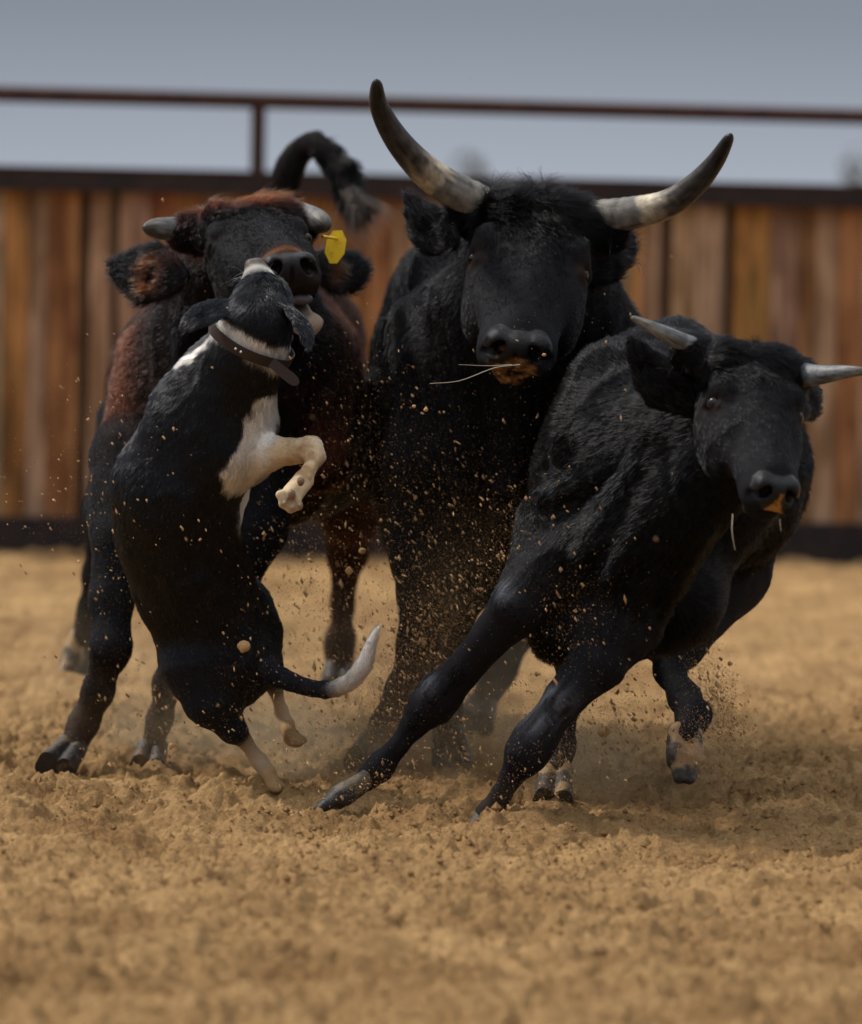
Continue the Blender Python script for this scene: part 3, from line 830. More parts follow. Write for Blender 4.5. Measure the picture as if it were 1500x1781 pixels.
# neck and torso
S.prpx((925, 470, 15.0), (890, 620, 15.25), 125, 190, k=.08)
S.prpx((900, 560, 15.05), (860, 800, 15.25), 110, 150, k=.1)
S.prpx((960, 520, 15.1), (1010, 640, 15.45), 100, 130, k=.1, fl=.035)
S.elpx((868, 700, 15.5), (205, 260), .36, k=.12)
S.elpx((1000, 740, 15.5), (120, 240), .30, k=.12)
S.elpx((840, 690, 16.1), (205, 230), .42, k=.12)
S.elpx((815, 620, 16.7), (175, 190), .36, k=.12)
S.prpx((770, 480, 15.7), (780, 500, 16.8), 70, 85, k=.12)
S.elpx((800, 880, 15.45), (135, 150), .25, k=.12)
S.elpx((860, 940, 15.4), (110, 120), .22, k=.1)
# shoulder blade, neck cords and ribs
S.prpx((735, 560, 15.28), (745, 800, 15.15), 60, 78, k=.08)
S.prpx((830, 560, 15.0), (800, 860, 15.05), 22, 26, k=.06)
S.prpx((1035, 560, 15.05), (960, 860, 15.1), 20, 24, k=.06)
S.prpx((905, 660, 14.95), (880, 900, 15.05), 42, 34, k=.06)      # dewlap
for i in range(4):
    S.prpx((668 + i * 6, 560 + i * 30, 15.7 + i * .16), (655 + i * 6, 760 + i * 20, 15.65 + i * .16), 13, 13, k=.05)
# right foreleg (left in the picture)
S.chain([(745, 800, 15.2, 95), (738, 960, 15.25, 62), (745, 1040, 15.3, 52), (728, 1120, 15.3, 40), (700, 1195, 15.35, 30), (672, 1262, 15.38, 29), (650, 1296, 15.4, 25)], k=.04, fl=.008)
# other foreleg swung back
S.chain([(830, 880, 15.3, 90), (800, 1010, 15.35, 55), (778, 1080, 15.4, 44), (776, 1140, 15.55, 30), (778, 1230, 15.6, 27), (780, 1285, 15.5, 33)], k=.04, fl=.008)
# hind legs
S.chain([(930, 800, 16.8, 120), (925, 960, 16.75, 85), (905, 1080, 16.9, 44), (868, 1165, 16.95, 34), (840, 1225, 16.9, 30)], k=.05, fl=.008)
S.chain([(700, 760, 16.8, 110), (735, 920, 16.9, 70), (765, 1060, 17.1, 40), (745, 1180, 17.05, 28), (735, 1228, 17.0, 28)], k=.05, fl=.008)
# tail hanging behind
S.chain([(800, 460, 17.15, 30), (812, 560, 17.35, 22), (815, 800, 17.4, 16), (812, 950, 17.4, 26)], k=.03, fl=.05)
def paint_bull(V, N, C, Lh, D, B):
    g = ground_dust(V, .3, .25)
    C = dusted(V, N, C, np.clip(g, 0, 1) * .6)
    loc = (V - HB['o']) @ HB['M'] / HB['s']
    # sand clinging under the nostrils
    s_ = np.exp(-((loc[:, 0] + .01) / .095) ** 2 - ((loc[:, 2] + .19) / .085) ** 2) * (loc[:, 1] > .80)
    s_ = sstep(.22, .5, s_ * (1.15 + .9 * fbm(V, 42, 4, 3)))
    C = C * (1 - s_[:, None]) + np.array([.30, .165, .062])[None] * np.clip(.55 + .9 * fbm(V, 90, 3, 4), .12, 1.3)[:, None] * s_[:, None]
    return C, Lh, D, B
fine = [(P(690, 700, 14.2) - 0.02, P(1120, 290, 15.0) + 0.02, .0045)]
fine = [(np.minimum(*fine[0][:2]), np.maximum(*fine[0][:2]), .0052)]
QUAL = globals().get('QUAL', 1.0)
finish(S, bull, .012, fine, int(330000 * QUAL), 1, disp=lambda V: cow_disp(V, 1, (-.15, .2, 1), .022) * (1 - .75 * np.exp(-(np.linalg.norm(V - (HB['o'] + HB['M'][:, 1] * .3), axis=1) / .42) ** 4)), paint=paint_bull, lift=.2)
HSTOP = [(0, (.17, .155, .13)), (.16, (.14, .13, .115)), (.22, (.09, .085, .08)), (.26, (.30, .255, .185)), (.37, (.38, .325, .235)), (.44, (.12, .10, .08)), (.54, (.040, .036, .033)), (1, (.014, .014, .015))]
def horn(parent, px, r0, stops, r1=.13, n=14, amp=.028, pw=.75):
    pts = bend([P(*q) for q in px], n); f = np.linspace(0, 1, len(pts)); m_ = px[0][2] / F
    rad = r0 * m_ * np.maximum((1 - f) ** pw * (1 - r1) + r1, .02); rad[-3:] *= np.array([.97, .88, .62])
    return sweep('horn', pts, rad, M_HORN, parent, stops=stops, ring_amp=amp)
horn(bull, [(860, 366, 14.87), (775, 322, 14.82), (728, 285, 14.76), (688, 238, 14.68), (660, 185, 14.6), (655, 140, 14.52)], 34, HSTOP, pw=.62, r1=.2)
horn(bull, [(1010, 382, 14.87), (1100, 370, 14.84), (1160, 355, 14.8), (1208, 322, 14.74), (1245, 280, 14.68), (1272, 234, 14.6)], 32, HSTOP, pw=.62, r1=.2)
def eye(parent, H, sx, w_, r=.036, lx=.205):
    c = H['o'] + H['M'] @ (np.array([sx * lx * w_, .348, -.130]) * H['s'])
    return ball('eye', c, r * H['s'], M_EYE, parent)
eye(bull, HB, -1, 1.10, .034, .209); eye(bull, HB, 1, 1.10, .034, .209)
def forelock(parent, H, n, L, col, seed, wx=.16, up=.5):
    rg = np.random.default_rng(seed); s = H['s']; X, Y, Z = H['M'][:, 0], H['M'][:, 1], H['M'][:, 2]
    gx_ = rg.normal(0, 1, n) * wx * .8; gy_ = rg.uniform(-.09, .16, n)
    r_ = H['o'] + (X * gx_[:, None] + Y * gy_[:, None] + Z * (-.045 - .9 * gx_[:, None] ** 2 - .9 * np.clip(-gy_[:, None] + .06, 0, 1))) * s
    tuft = np.stack([vnoise(r_, 22, q) for q in (4, 5, 6)], 1); seg = 9; LL = L * (.4 + .8 * rg.random(n)) * (1 + .5 * tuft[:, 0])
    d = nrm(Z * .9 - Y * up + tuft * 1.1 + rg.normal(0, .16, (n, 3))); cur = r_.copy(); A = np.zeros((n, seg + 1, 3)); A[:, 0] = cur
    for q in range(seg):
        d = nrm(d + np.array([0, 0, -.14]) + .55 * np.stack([vnoise(cur, 26, k) for k in (7, 8, 9)], 1)); cur = cur + d * (LL / seg)[:, None]; A[:, q + 1] = cur
    hc = bpy.data.hair_curves.new('forelock'); hc.add_curves([seg + 1] * n); hc.attributes['position'].data.foreach_set('vector', A.astype(np.float32).ravel())
    ra = hc.attributes.get('radius') or hc.attributes.new('radius', 'FLOAT', 'POINT'); ra.data.foreach_set('value', np.tile(.0006 * np.linspace(1, .3, seg + 1), n).astype(np.float32))
    cc = np.ones((n, 4), np.float32); cc[:, :3] = np.array(col) * rg.uniform(.6, 1.4, (n, 1)); hc.attributes.new('hair_col', 'FLOAT_COLOR', 'CURVE').data.foreach_set('color', cc.ravel())
    hc.materials.append(M_FUR); o = link('forelock', hc, parent); o['kind'] = 'stuff'; return o
forelock(bull, HB, 7000, .095, (.0015, .0015, .0018), 5)
hoof(bull, P(650, 1294, 15.4), P(632, 1332, 15.3), .055, (1, .3, 0))
hoof(bull, P(780, 1285, 15.48), P(786, 1322, 15.5), .055, (1, .2, 0))
hoof(bull, P(840, 1222, 16.9), P(826, 1262, 16.8), .055, (1, .2, 0))
hoof(bull, P(735, 1222, 17.0), P(728, 1256, 16.95), .055, (1, .2, 0))

# ================================================= brown backed cow on the left
BRO = (.105, .033, .017); DBR = (.055, .022, .014)
cow = empty('cow', tuple(P(300, 1320, 15.4)), 'dark brown cow with stubby horns, rusty curls and yellow ear tag', 'cow')
S = Sculpt(); S.defaults['col'] = BLK; S.defaults['fl'] = .024
HC = view_frame(P(424, 352, 15.0), (.28, -.27, .92), (.95, .10, -.32), .51)
cow_head(S, HC, jaw_tip=P(531, 562, 14.62), eyes_shut=True, width=1.12, poll_fl=.03, browfl=.025, jaw_col=(.34, .27, .20), muzzle_fur=(.022, .014, .011))
blade(S, P(318, 480, 15.0), P(188, 458, 15.2), .145, (-.1, -.95, .1), BLK, (.26, .095, .036), fl=.03, curve=(0, 0, -.012))
blade(S, P(540, 462, 15.1), P(636, 462, 15.3), .125, (.1, -.95, .15), BLK, (.30, .115, .045), fl=.03, curve=(0, 0, -.012))
S.prpx((420, 470, 15.25), (410, 640, 15.5), 120, 175, k=.08, col=(.014, .011, .011))
S.elpx((410, 700, 15.6), (215, 220), .34, k=.1, col=(.045, .018, .012))
S.elpx((410, 680, 16.1), (232, 215), .42, k=.12, col=BRO)
S.elpx((425, 660, 16.8), (218, 205), .45, k=.12, col=BRO)
S.elpx((450, 620, 17.4), (195, 185), .34, k=.12, col=DBR)
S.prpx((430, 440, 15.9), (450, 470, 17.2), 60, 70, k=.12, col=BRO)
S.prpx((255, 620, 15.55), (235, 800, 15.4), 55, 60, k=.08, col=BRO)
S.prpx((565, 620, 15.55), (560, 800, 15.4), 55, 60, k=.08, col=BRO)
S.elpx((350, 840, 15.5), (150, 120), .25, k=.1)
S.prpx((330, 560, 15.2), (300, 800, 15.25), 24, 28, k=.06)
S.prpx((215, 780, 15.4), (200, 900, 15.3), 45, 52, k=.08)
# forelegs
S.chain([(230, 800, 15.4, 78), (203, 930, 15.25, 48), (196, 1040, 15.2, 38), (193, 1128, 15.15, 37), (170, 1200, 15.2, 29), (147, 1258, 15.22, 27), (128, 1296, 15.2, 28)], k=.035, fl=.010)
S.chain([(440, 800, 15.4, 90), (435, 920, 15.3, 60), (400, 1030, 15.3, 42), (320, 1120, 15.3, 36), (292, 1190, 15.35, 28), (278, 1250, 15.4, 26), (268, 1292, 15.4, 26)], k=.035, fl=.010)
# belly and hind legs
S.prpx((470, 830, 15.7), (560, 790, 16.9), 95, 105, k=.1)
S.chain([(585, 720, 17.2, 110), (610, 880, 17.3, 62), (604, 960, 17.4, 36), (596, 1050, 17.5, 23), (592, 1110, 17.5, 25), (590, 1150, 17.5, 28)], k=.045, fl=.010, col=DBR)
S.chain([(270, 760, 17.1, 110), (215, 900, 17.0, 70), (180, 1000, 17.2, 36), (160, 1060, 17.3, 26), (146, 1110, 17.3, 28)], k=.045, fl=.010)
# tail thrown up over the back
S.chain([tuple(q) for q in bend([(505, 470, 17.45, 30), (495, 370, 17.6, 25), (501, 300, 17.6, 24), (522, 258, 17.6, 22), (554, 252, 17.55, 20), (586, 286, 17.5, 18), (606, 326, 17.45, 14)], 4)], k=.01, fl=.013, col=(.010, .008, .008))
def paint_cow(V, N, C, Lh, D, B):
    lc = (V - HC['o']) @ HC['M'] / HC['s']
    # rusty curls on the poll
    g = np.exp(-((lc[:, 1] + .04) / .10) ** 2 - (lc[:, 0] / .24) ** 2) * (lc[:, 2] > -.32) * (np.linalg.norm(lc, axis=1) < .8)
    g = np.clip(g * 1.6 + .4 * g * fbm(V, 20, 2, 3), 0, 1)[:, None]
    C = C * (1 - g) + np.array([.11, .027, .009]) * g
    Lh = Lh + .035 * g[:, 0]
    head = (np.linalg.norm(lc - np.array([0, .5, -.1]), axis=1) < 1.0)
    # rusty ring above the nose
    r_ = np.exp(-((lc[:, 1] - .87) / .022) ** 2) * (lc[:, 2] > -.09) * head
    r_ = np.clip(r_ * .9, 0, 1)[:, None]
    C = C * (1 - r_) + np.array([.14, .055, .02]) * r_
    B = B * (1 - r_[:, 0])
    mott = .6 + .5 * fbm(V * np.array([1, 1, .6]), 7, 3, 6)
    isb = (C[:, 0] > .03) & ~head
    C = np.where(isb[:, None], C * np.clip(mott, .35, 1.2)[:, None], C)
    C = dusted(V, N, C, ground_dust(V, .35, .2))
    return C, Lh, D, B
f0 = P(180, 640, 14.3); f1 = P(645, 300, 15.2)
finish(S, cow, .012, [(np.minimum(f0, f1), np.maximum(f0, f1), .005)], int(300000 * QUAL), 2, disp=lambda V: cow_disp(V, 1, (.3, .3, 1), .014) * (1 - .7 * np.exp(-(np.linalg.norm(V - (HC['o'] + HC['M'][:, 1] * .3), axis=1) / .42) ** 4)), paint=paint_cow, curl=.25)
GST = [(0, (.12, .11, .10)), (.3, (.10, .105, .11)), (.55, (.20, .20, .20)), (.7, (.09, .09, .09)), (.85, (.13, .12, .105)), (1, (.05, .045, .04))]
def stub(parent, px, r0, r1, stops):
    pts = bend([P(*q) for q in px], 8); f = np.linspace(0, 1, len(pts)); m_ = px[0][2] / F
    rad = (r0 + (r1 - r0) * f) * m_; rad[-4:] *= np.array([.96, .88, .7, .4])
    return sweep('horn', pts, rad, M_HORN, parent, stops=stops, ring_amp=.01)
forelock(cow, HC, 9000, .050, (.024, .0050, .0016), 6, wx=.15, up=1.0)
stub(cow, [(345, 400, 15.0), (300, 398, 14.98), (252, 396, 14.9)], 25, 17, GST)
stub(cow, [(508, 372, 15.1), (540, 379, 15.05), (569, 392, 14.95)], 25, 19, GST)
ball('eye', P(534, 414, 14.88), .013, M_EYE, cow)
S2 = Sculpt()   # tongue
mth = lambda v: HC['o'] + HC['M'] @ (np.array(v) * HC['s'])
S2.rc(P(500, 520, 14.85), P(525, 520, 14.62), .038, .030, k=.01, n=np.array([0, 0, 1.]), sq=.5)
V, Q = S2.mesh(.004); V = relax(V, Q, 1); me = mesh_np('tongue', V, Q); set_col(me, np.tile(np.array([.11, .10, .11]), (len(V), 1))); me.materials.append(M_WET); link('tongue', me, cow)
hoof(cow, P(124, 1300, 15.18), P(94, 1342, 15.05), .052, (1, .5, 0))
hoof(cow, P(266, 1298, 15.4), P(256, 1338, 15.32), .048, (1, .3, 0))
hoof(cow, P(590, 1148, 17.5), P(586, 1192, 17.45), .050, (1, .2, 0))
hoof(cow, P(143, 1112, 17.3), P(128, 1168, 17.3), .050, (1, .2, 0), col2=(.36, .24, .12))
# ear tag: long octagon, standing off the ear on a stud
tc_ = P(584, 429, 14.95); pxm = 14.95 / F
tx = nrm(np.array([.97, -.22, .0])); tz = nrm(np.array([.10, 0, 1.0])); ty = np.cross(tx, tz)
oc = [(-8, 28), (8, 29), (18, 12), (17, -12), (6, -29), (-7, -29), (-18, -10), (-17, 12)]
V = [tc_ + tx * x * pxm + tz * z * pxm + ty * yy_ for yy_ in (-.0015, .0015) for x, z in oc]
Fc = [tuple(range(8))[::-1], tuple(range(8, 16))] + [(i, (i + 1) % 8, 8 + (i + 1) % 8, 8 + i) for i in range(8)]
me = bpy.data.meshes.new('ear_tag'); me.from_pydata([tuple(v) for v in V], [], Fc)
m, t, b = mat('yellow_tag'); g = nd(t, 'ShaderNodeNewGeometry'); a = nd(t, 'ShaderNodeTexNoise'); a.inputs['Scale'].default_value = 28; a.inputs['Detail'].default_value = 8; a.inputs['Roughness'].default_value = .7
t.links.new(g.outputs['Position'], a.inputs['Vector']); r = nd(t, 'ShaderNodeValToRGB'); r.color_ramp.elements[0].position = .30; r.color_ramp.elements[1].position = .44
r.color_ramp.elements[0].color = (.30, .17, .03, 1); r.color_ramp.elements[1].color = (.90, .60, .015, 1); t.links.new(a.outputs['Fac'], r.inputs[0]); t.links.new(r.outputs[0], b.inputs['Base Color'])
b.inputs['Roughness'].default_value = .45
me.materials.append(m); link('ear_tag', me, cow)
tube('tag_stud', tc_ + tz * .022 - ty * .003, tc_ + tz * .022 + ty * .16, .004, m, cow, 8)
# tail switch: long loose hairs
def switch(parent, pts, width, n, L, col, seed, rad=.0009, col2=None):
    rg = np.random.default_rng(seed); pts = np.array(pts); k = rg.random(n) * (len(pts) - 1.001); i = k.astype(int); fr_ = (k - i)[:, None]
    p = pts[i] * (1 - fr_) + pts[i + 1] * fr_; d = nrm(pts[i + 1] - pts[i]); off = rg.normal(0, 1, (n, 3)); off -= d * (off * d).sum(1, keepdims=True); off = nrm(off) * width * np.sqrt(rg.random((n, 1)))
    seg = 7; A = np.zeros((n, seg + 1, 3)); A[:, 0] = p + off; cur = A[:, 0].copy(); LL = L * (.5 + .7 * rg.random(n))
    dr = nrm(d + nrm(off) * .35 + rg.normal(0, .12, (n, 3))); 
    for s_ in range(seg):
        dr = nrm(dr + np.array([0, 0, -.10]) + .16 * np.stack([vnoise(cur, 16, q) for q in (1, 2, 3)], 1)); cur = cur + dr * (LL / seg)[:, None]; A[:, s_ + 1] = cur
    hc = bpy.data.hair_curves.new('tail_switch'); hc.add_curves([seg + 1] * n); hc.attributes['position'].data.foreach_set('vector', A.astype(np.float32).ravel())
    ra = hc.attributes.get('radius') or hc.attributes.new('radius', 'FLOAT', 'POINT'); ra.data.foreach_set('value', np.tile(rad * np.linspace(1, .3, seg + 1), n).astype(np.float32))
    cc = np.ones((n, 4), np.float32); cc[:, :3] = np.array(col) * rg.uniform(.6, 1.4, (n, 1)); hc.attributes.new('hair_col', 'FLOAT_COLOR', 'CURVE').data.foreach_set('color', cc.ravel())
    hc.materials.append(M_FUR); o = link('tail_switch', hc, parent); o['kind'] = 'stuff'; return o
switch(cow, [P(535, 246, 17.6), P(570, 262, 17.55), P(592, 290, 17.5), P(610, 330, 17.45), P(622, 352, 17.4)], .026, 10000, .075, (.0006, .0005, .0006), 3, .0011)
switch(cow, [P(600, 330, 17.45), P(618, 350, 17.4)], .02, 500, .16, (.015, .008, .005), 4, .0010)

# ================================================= young bull leaning into the turn, front right
calf = empty('young_bull', tuple(P(900, 1410, 14.0)), 'young black bull with short pale grey horns leaning hard into its turn at front right', 'bull')
S = Sculpt(); S.defaults['col'] = BLK; S.defaults['fl'] = .024
HY = view_frame(P(1313, 600, 13.45), (.115, -.69, .70), (.94, -.17, -.27), .468)
cow_head(S, HY, width=1.08, poll_fl=.034, browfl=.018, mw=.86, lid=.72, nose_col=(.007, .0073, .0095))
blade(S, P(1200, 690, 13.55), P(1098, 592, 13.6), .115, (-.45, -.85, .15), BLK, (.014, .012, .013), fl=.02, curve=(-.004, 0, -.022), thick=.26, prof=PE)
blade(S, P(1385, 700, 13.65), P(1428, 690, 13.85), .09, (.8, -.5, .1), BLK, (.016, .014, .015), fl=.02)
# neck
S.prpx((1290, 700, 13.65), (1150, 800, 13.95), 98, 150, k=.08)
S.prpx((1270, 800, 13.6), (1110, 960, 13.85), 75, 110, k=.08)
# torso, turned and leaning
S.elpx((1075, 800, 14.15), (150, 205), .27, k=.12, ang=.35)
S.elpx((1045, 960, 14.0), (140, 150), .24, k=.1, ang=.4)
S.elpx((1175, 800, 14.5), (205, 228), .35, k=.12, ang=.2)
S.elpx((1215, 815, 14.95), (202, 210), .38, k=.12, ang=.2)
S.elpx((1235, 800, 15.35), (172, 180), .30, k=.12, ang=.2)
S.prpx((1060, 660, 14.15), (1170, 620, 14.8), 55, 62, k=.1)
S.prpx((1170, 615, 14.7), (1225, 640, 15.2), 52, 60, k=.08)
S.elpx((1150, 1040, 14.3), (130, 110), .24, k=.1, ang=-.4)
# folds over the neck and shoulder
for a_, b_, r_ in (((985, 790, 13.95), (1180, 735, 13.78), 17), ((960, 880, 13.85), (1100, 790, 13.80), 20), ((1120, 800, 13.74), (1010, 960, 13.74), 20),
                   ((1190, 870, 13.68), (1110, 1040, 13.74), 20), ((1230, 920, 13.62), (1150, 1060, 13.80), 16), ((940, 900, 13.95), (930, 980, 13.9), 36), ((1200, 790, 13.68), (1060, 1000, 13.70), 15)):
    S.prpx(a_, b_, r_ + 3, r_, k=.04)
# forelegs thrust out to the left
S.chain([(985, 960, 13.9, 88), (905, 1050, 13.85, 54)], k=.04, fl=.012)
S.chain([(905, 1050, 13.85, 51), (850, 1115, 13.9, 36), (800, 1172, 13.95, 34), (768, 1208, 13.98, 42), (752, 1228, 14.0, 41), (722, 1262, 14.01, 27), (694, 1298, 14.02, 22), (662, 1334, 14.05, 29), (632, 1358, 14.06, 25)], k=.014, fl=.007)
S.chain([(1070, 1080, 13.85, 92), (1040, 1150, 13.8, 56)], k=.04, fl=.012)
S.chain([(1040, 1150, 13.8, 56), (985, 1215, 13.78, 40), (950, 1262, 13.79, 38), (930, 1288, 13.8, 44), (914, 1312, 13.8, 42), (893, 1346, 13.81, 26), (872, 1382, 13.82, 22), (852, 1415, 13.83, 27), (842, 1440, 13.84, 27)], k=.014, fl=.007)
S.prpx((800, 1165, 13.91), (722, 1255, 13.97), 8, 6, k=.02)      # tendons along the shanks
S.prpx((975, 1215, 13.75), (900, 1330, 13.77), 8, 6, k=.02)
S.elpx((975, 1110, 13.95), (50, 45), .09, k=.07)
# hind legs
S.chain([(1120, 1040, 14.9, 110), (1010, 1130, 14.7, 50), (988, 1220, 14.6, 24), (980, 1300, 14.5, 22), (970, 1340, 14.45, 28)], k=.04, fl=.009)
S.chain([(1230, 980, 15.0, 120), (1178, 1110, 14.8, 56), (1165, 1165, 14.7, 30), (1192, 1215, 14.6, 30), (1208, 1245, 14.5, 32), (1192, 1282, 14.42, 29)], k=.035, fl=.009)
S.chain([(1290, 760, 15.65, 34), (1310, 860, 15.8, 20), (1300, 1000, 15.8, 14)], k=.03, fl=.03)
def paint_calf(V, N, C, Lh, D, B):
    l = (V - HY['o']) @ HY['M'] / HY['s']
    # wedge of sand between the nostrils
    wdt = np.clip((-.075 - l[:, 2]) * .42, 0, .045) + .012 * fbm(V, 90, 3, 5)
    s_ = sstep(.012, -.008, np.abs(l[:, 0] - .012) - wdt) * (l[:, 1] > .88) * (l[:, 2] > -.185) * (l[:, 2] < -.05)
    s_ = s_ * sstep(-.75, -.3, fbm(V, 60, 3, 2))
    C = C * (1 - s_[:, None]) + np.array([.36, .19, .055]) * s_[:, None]
    # pale scuffs on the shanks
    for (px, py, d, r0) in ((960, 1222, 13.72, .05), (925, 1248, 13.74, .04), (745, 1190, 13.95, .03), (880, 1030, 13.8, .03)):
        c = P(px, py, d); q = np.exp(-((V - c) ** 2).sum(1) / r0 ** 2) * sstep(-.1, .5, folds(V, (.75, 0, 1), 70, 9, 8))
        C = C + (np.clip(q, 0, 1) * .09)[:, None] * np.array([.9, 1, 1.2])
    C = dusted(V, N, C, ground_dust(V, .14, .16))
    return C, Lh, D, B
f0 = P(1090, 960, 13.0); f1 = P(1450, 560, 13.85)
finish(S, calf, .011, [(np.minimum(f0, f1), np.maximum(f0, f1), .0050)], int(380000 * QUAL), 3, disp=lambda V: cow_disp(V, .9, (.75, .1, .62), .013) * (1 - .75 * np.exp(-(np.linalg.norm(V - (HY['o'] + HY['M'][:, 1] * .25), axis=1) / .36) ** 4)), paint=paint_calf, lift=.20)
CST = [(0, (.07, .075, .085)), (.3, (.115, .125, .135)), (.7, (.15, .155, .155)), (.88, (.13, .12, .105)), (1, (.06, .055, .05))]
forelock(calf, HY, 4500, .050, (.0015, .0015, .0018), 7, wx=.15)
horn(calf, [(1248, 620, 13.5), (1208, 604, 13.45), (1150, 576, 13.4), (1099, 552, 13.4)], 23, CST, r1=.22, amp=.004, pw=.85)
horn(calf, [(1395, 652, 13.5), (1428, 652, 13.45), (1472, 647, 13.4), (1512, 645, 13.38)], 22, CST, r1=.22, amp=.004, pw=.85)
eye(calf, HY, -1, 1.08, .042, .205); eye(calf, HY, 1, 1.08, .042, .206)
hoof(calf, P(628, 1358, 14.05), P(549, 1412, 13.98), .044, (.3, 1, .2), flare=.6, col=(.018, .017, .016), col2=(.09, .065, .04))
hoof(calf, P(842, 1428, 13.84), P(830, 1460, 13.82), .046, (.6, 1, 0))
hoof(calf, P(968, 1340, 14.45), P(962, 1396, 14.36), .050, (1, .1, 0), col=(.04, .035, .03), col2=(.34, .21, .09))
hoof(calf, P(1192, 1280, 14.42), P(1191, 1364, 14.34), .052, (1, .1, -.1), flare=.62, col=(.03, .026, .022), col2=(.33, .20, .09))

# ================================================= dog
dog = empty('dog', tuple(P(470, 1370, 14.66)), 'black and white hound in leather collar leaping at the cow', 'dog')
DBK = (.012, .013, .018); WHT = (.68, .64, .58); WTN = (.60, .47, .31)
S = Sculpt(); S.shrink = 2.5; S.defaults['col'] = DBK; S.defaults['fl'] = .014
# torso from the rump up to the shoulders
S.prpx((338, 1020, 14.55), (382, 1120, 14.62), 97, 94, k=.07)
S.prpx((308, 930, 14.48), (338, 1020, 14.55), 101, 97, k=.07)
S.prpx((304, 850, 14.42), (308, 930, 14.48), 101, 101, k=.07)
S.prpx((350, 745, 14.38), (304, 850, 14.42), 98, 101, k=.07)
S.prpx((396, 690, 14.33), (380, 770, 14.36), 80, 92, k=.06)
S.prpx((388, 655, 14.33), (350, 720, 14.38), 72, 84, k=.06)
S.prpx((430, 610, 14.26), (385, 670, 14.33), 62, 72, k=.05)          # neck
S.prpx((448, 560, 14.22), (430, 620, 14.26), 56, 62, k=.05)
S.prpx((458, 525, 14.27), (450, 556, 14.24), 50, 55, k=.04)            # skull
S.prpx((450, 485, 14.35), (454, 528, 14.27), 26, 46, k=.03)           # brow and muzzle
S.prpx((445, 468, 14.37), (449, 488, 14.33), 20, 28, k=.02, col=WHT, fl=.006, soft=.004)
S.prpx((470, 530, 14.32), (478, 496, 14.42), 24, 15, k=.02, fl=.006)   # lower jaw on the far side
S.prpx((437, 461, 14.35), (449, 459, 14.35), 12, 12, k=.006, col=(.07, .042, .032), bare=1.3, fl=0, soft=.003, pw=1.5)
# hips and shoulders
S.elpx((380, 1150, 14.6), (95, 90), .13, k=.07, flow=nrm(np.array([.3, 0, -1])))
S.elpx((425, 1100, 14.7), (60, 95), .10, k=.06, flow=nrm(np.array([.3, 0, -1])))
S.elpx((420, 740, 14.38), (58, 85), .10, k=.05, flow=nrm(np.array([-.3, 0, -1])))
S.prpx((290, 760, 14.33), (300, 850, 14.34), 24, 22, k=.08)
S.prpx((375, 700, 14.27), (285, 900, 14.34), 12, 12, k=.08)             # spine
S.prpx((285, 900, 14.34), (365, 1110, 14.50), 12, 12, k=.08)
# white chest and raised foreleg
S.prpx((458, 730, 14.42), (432, 800, 14.38), 26, 34, k=.03, col=WHT, soft=.007, fl=.014)
S.prpx((428, 806, 14.36), (470, 788, 14.30), 34, 28, k=.03, col=WHT, soft=.008, fl=.010)
S.prpx((470, 788, 14.30), (540, 780, 14.22), 29, 24, k=.02, col=WTN, soft=.006, fl=.011)
S.prpx((540, 780, 14.22), (552, 795, 14.2), 24, 19, k=.015, col=WTN, soft=.006, fl=.009)
S.prpx((552, 792, 14.2), (528, 835, 14.14), 17, 17, k=.015, col=WTN, soft=.006, fl=.009)
S.prpx((528, 835, 14.14), (510, 858, 14.1), 21, 23, k=.012, col=WTN, soft=.006, fl=.006)
for (x, y, r) in ((493, 876, 10), (506, 885, 10), (520, 880, 9.5), (487, 860, 9)):
    S.prpx((510, 856, 14.09), (x, y, 14.07), 10, r, k=.008, col=WTN, soft=.006, fl=.004)
for (x, y, rx, ry) in ((507, 860, 9, 11), (523, 838, 7, 9), (508, 882, 5.5, 6), (495, 874, 5.5, 6), (521, 878, 5, 6)):
    S.elpx((x, y, 14.055 + (.008 if rx < 6 else 0)), (rx, ry), .016, k=.003, col=(.13, .085, .06), bare=1.3, fl=0, soft=.003, pw=2)
# the other foreleg, folded behind the chest
S.chain([(425, 830, 14.46, 18), (418, 865, 14.46, 11), (410, 905, 14.45, 7)], k=.02, col=WHT, fl=.005, soft=.008)
# hind legs
S.chain([(352, 1150, 14.55, 74), (368, 1215, 14.55, 50), (405, 1268, 14.58, 24), (427, 1290, 14.6, 15)], k=.03, fl=.008)
S.chain([(427, 1290, 14.6, 13.5), (452, 1325, 14.62, 13.5), (466, 1345, 14.62, 16)], k=.014, col=(.50, .42, .32), fl=.005, soft=.005)
S.chain([(464, 1343, 14.62, 15), (476, 1364, 14.58, 15), (478, 1372, 14.56, 12)], k=.012, col=(.30, .18, .08), fl=.004, soft=.005)
S.chain([(440, 1110, 14.72, 52), (462, 1160, 14.74, 30), (478, 1195, 14.76, 17)], k=.03, fl=.008)
S.chain([(478, 1195, 14.76, 12), (488, 1235, 14.78, 11.5), (498, 1262, 14.78, 14)], k=.014, col=(.50, .40, .28), fl=.005, soft=.005)
S.chain([(497, 1262, 14.78, 15), (508, 1284, 14.72, 15), (516, 1290, 14.68, 10)], k=.012, col=(.32, .20, .09), fl=.004, soft=.005)
for (x, y, d) in ((474, 1372, 14.55), (484, 1374, 14.54), (492, 1370, 14.56)):
    S.prpx((474, 1358, 14.59), (x, y, d), 9, 7.5, k=.006, col=(.30, .19, .10), fl=.004, soft=.005)
for (x, y, d) in ((512, 1294, 14.66), (521, 1293, 14.65), (527, 1288, 14.67)):
    S.prpx((508, 1280, 14.7), (x, y, d), 9, 7, k=.006, col=(.30, .19, .10), fl=.004, soft=.005)
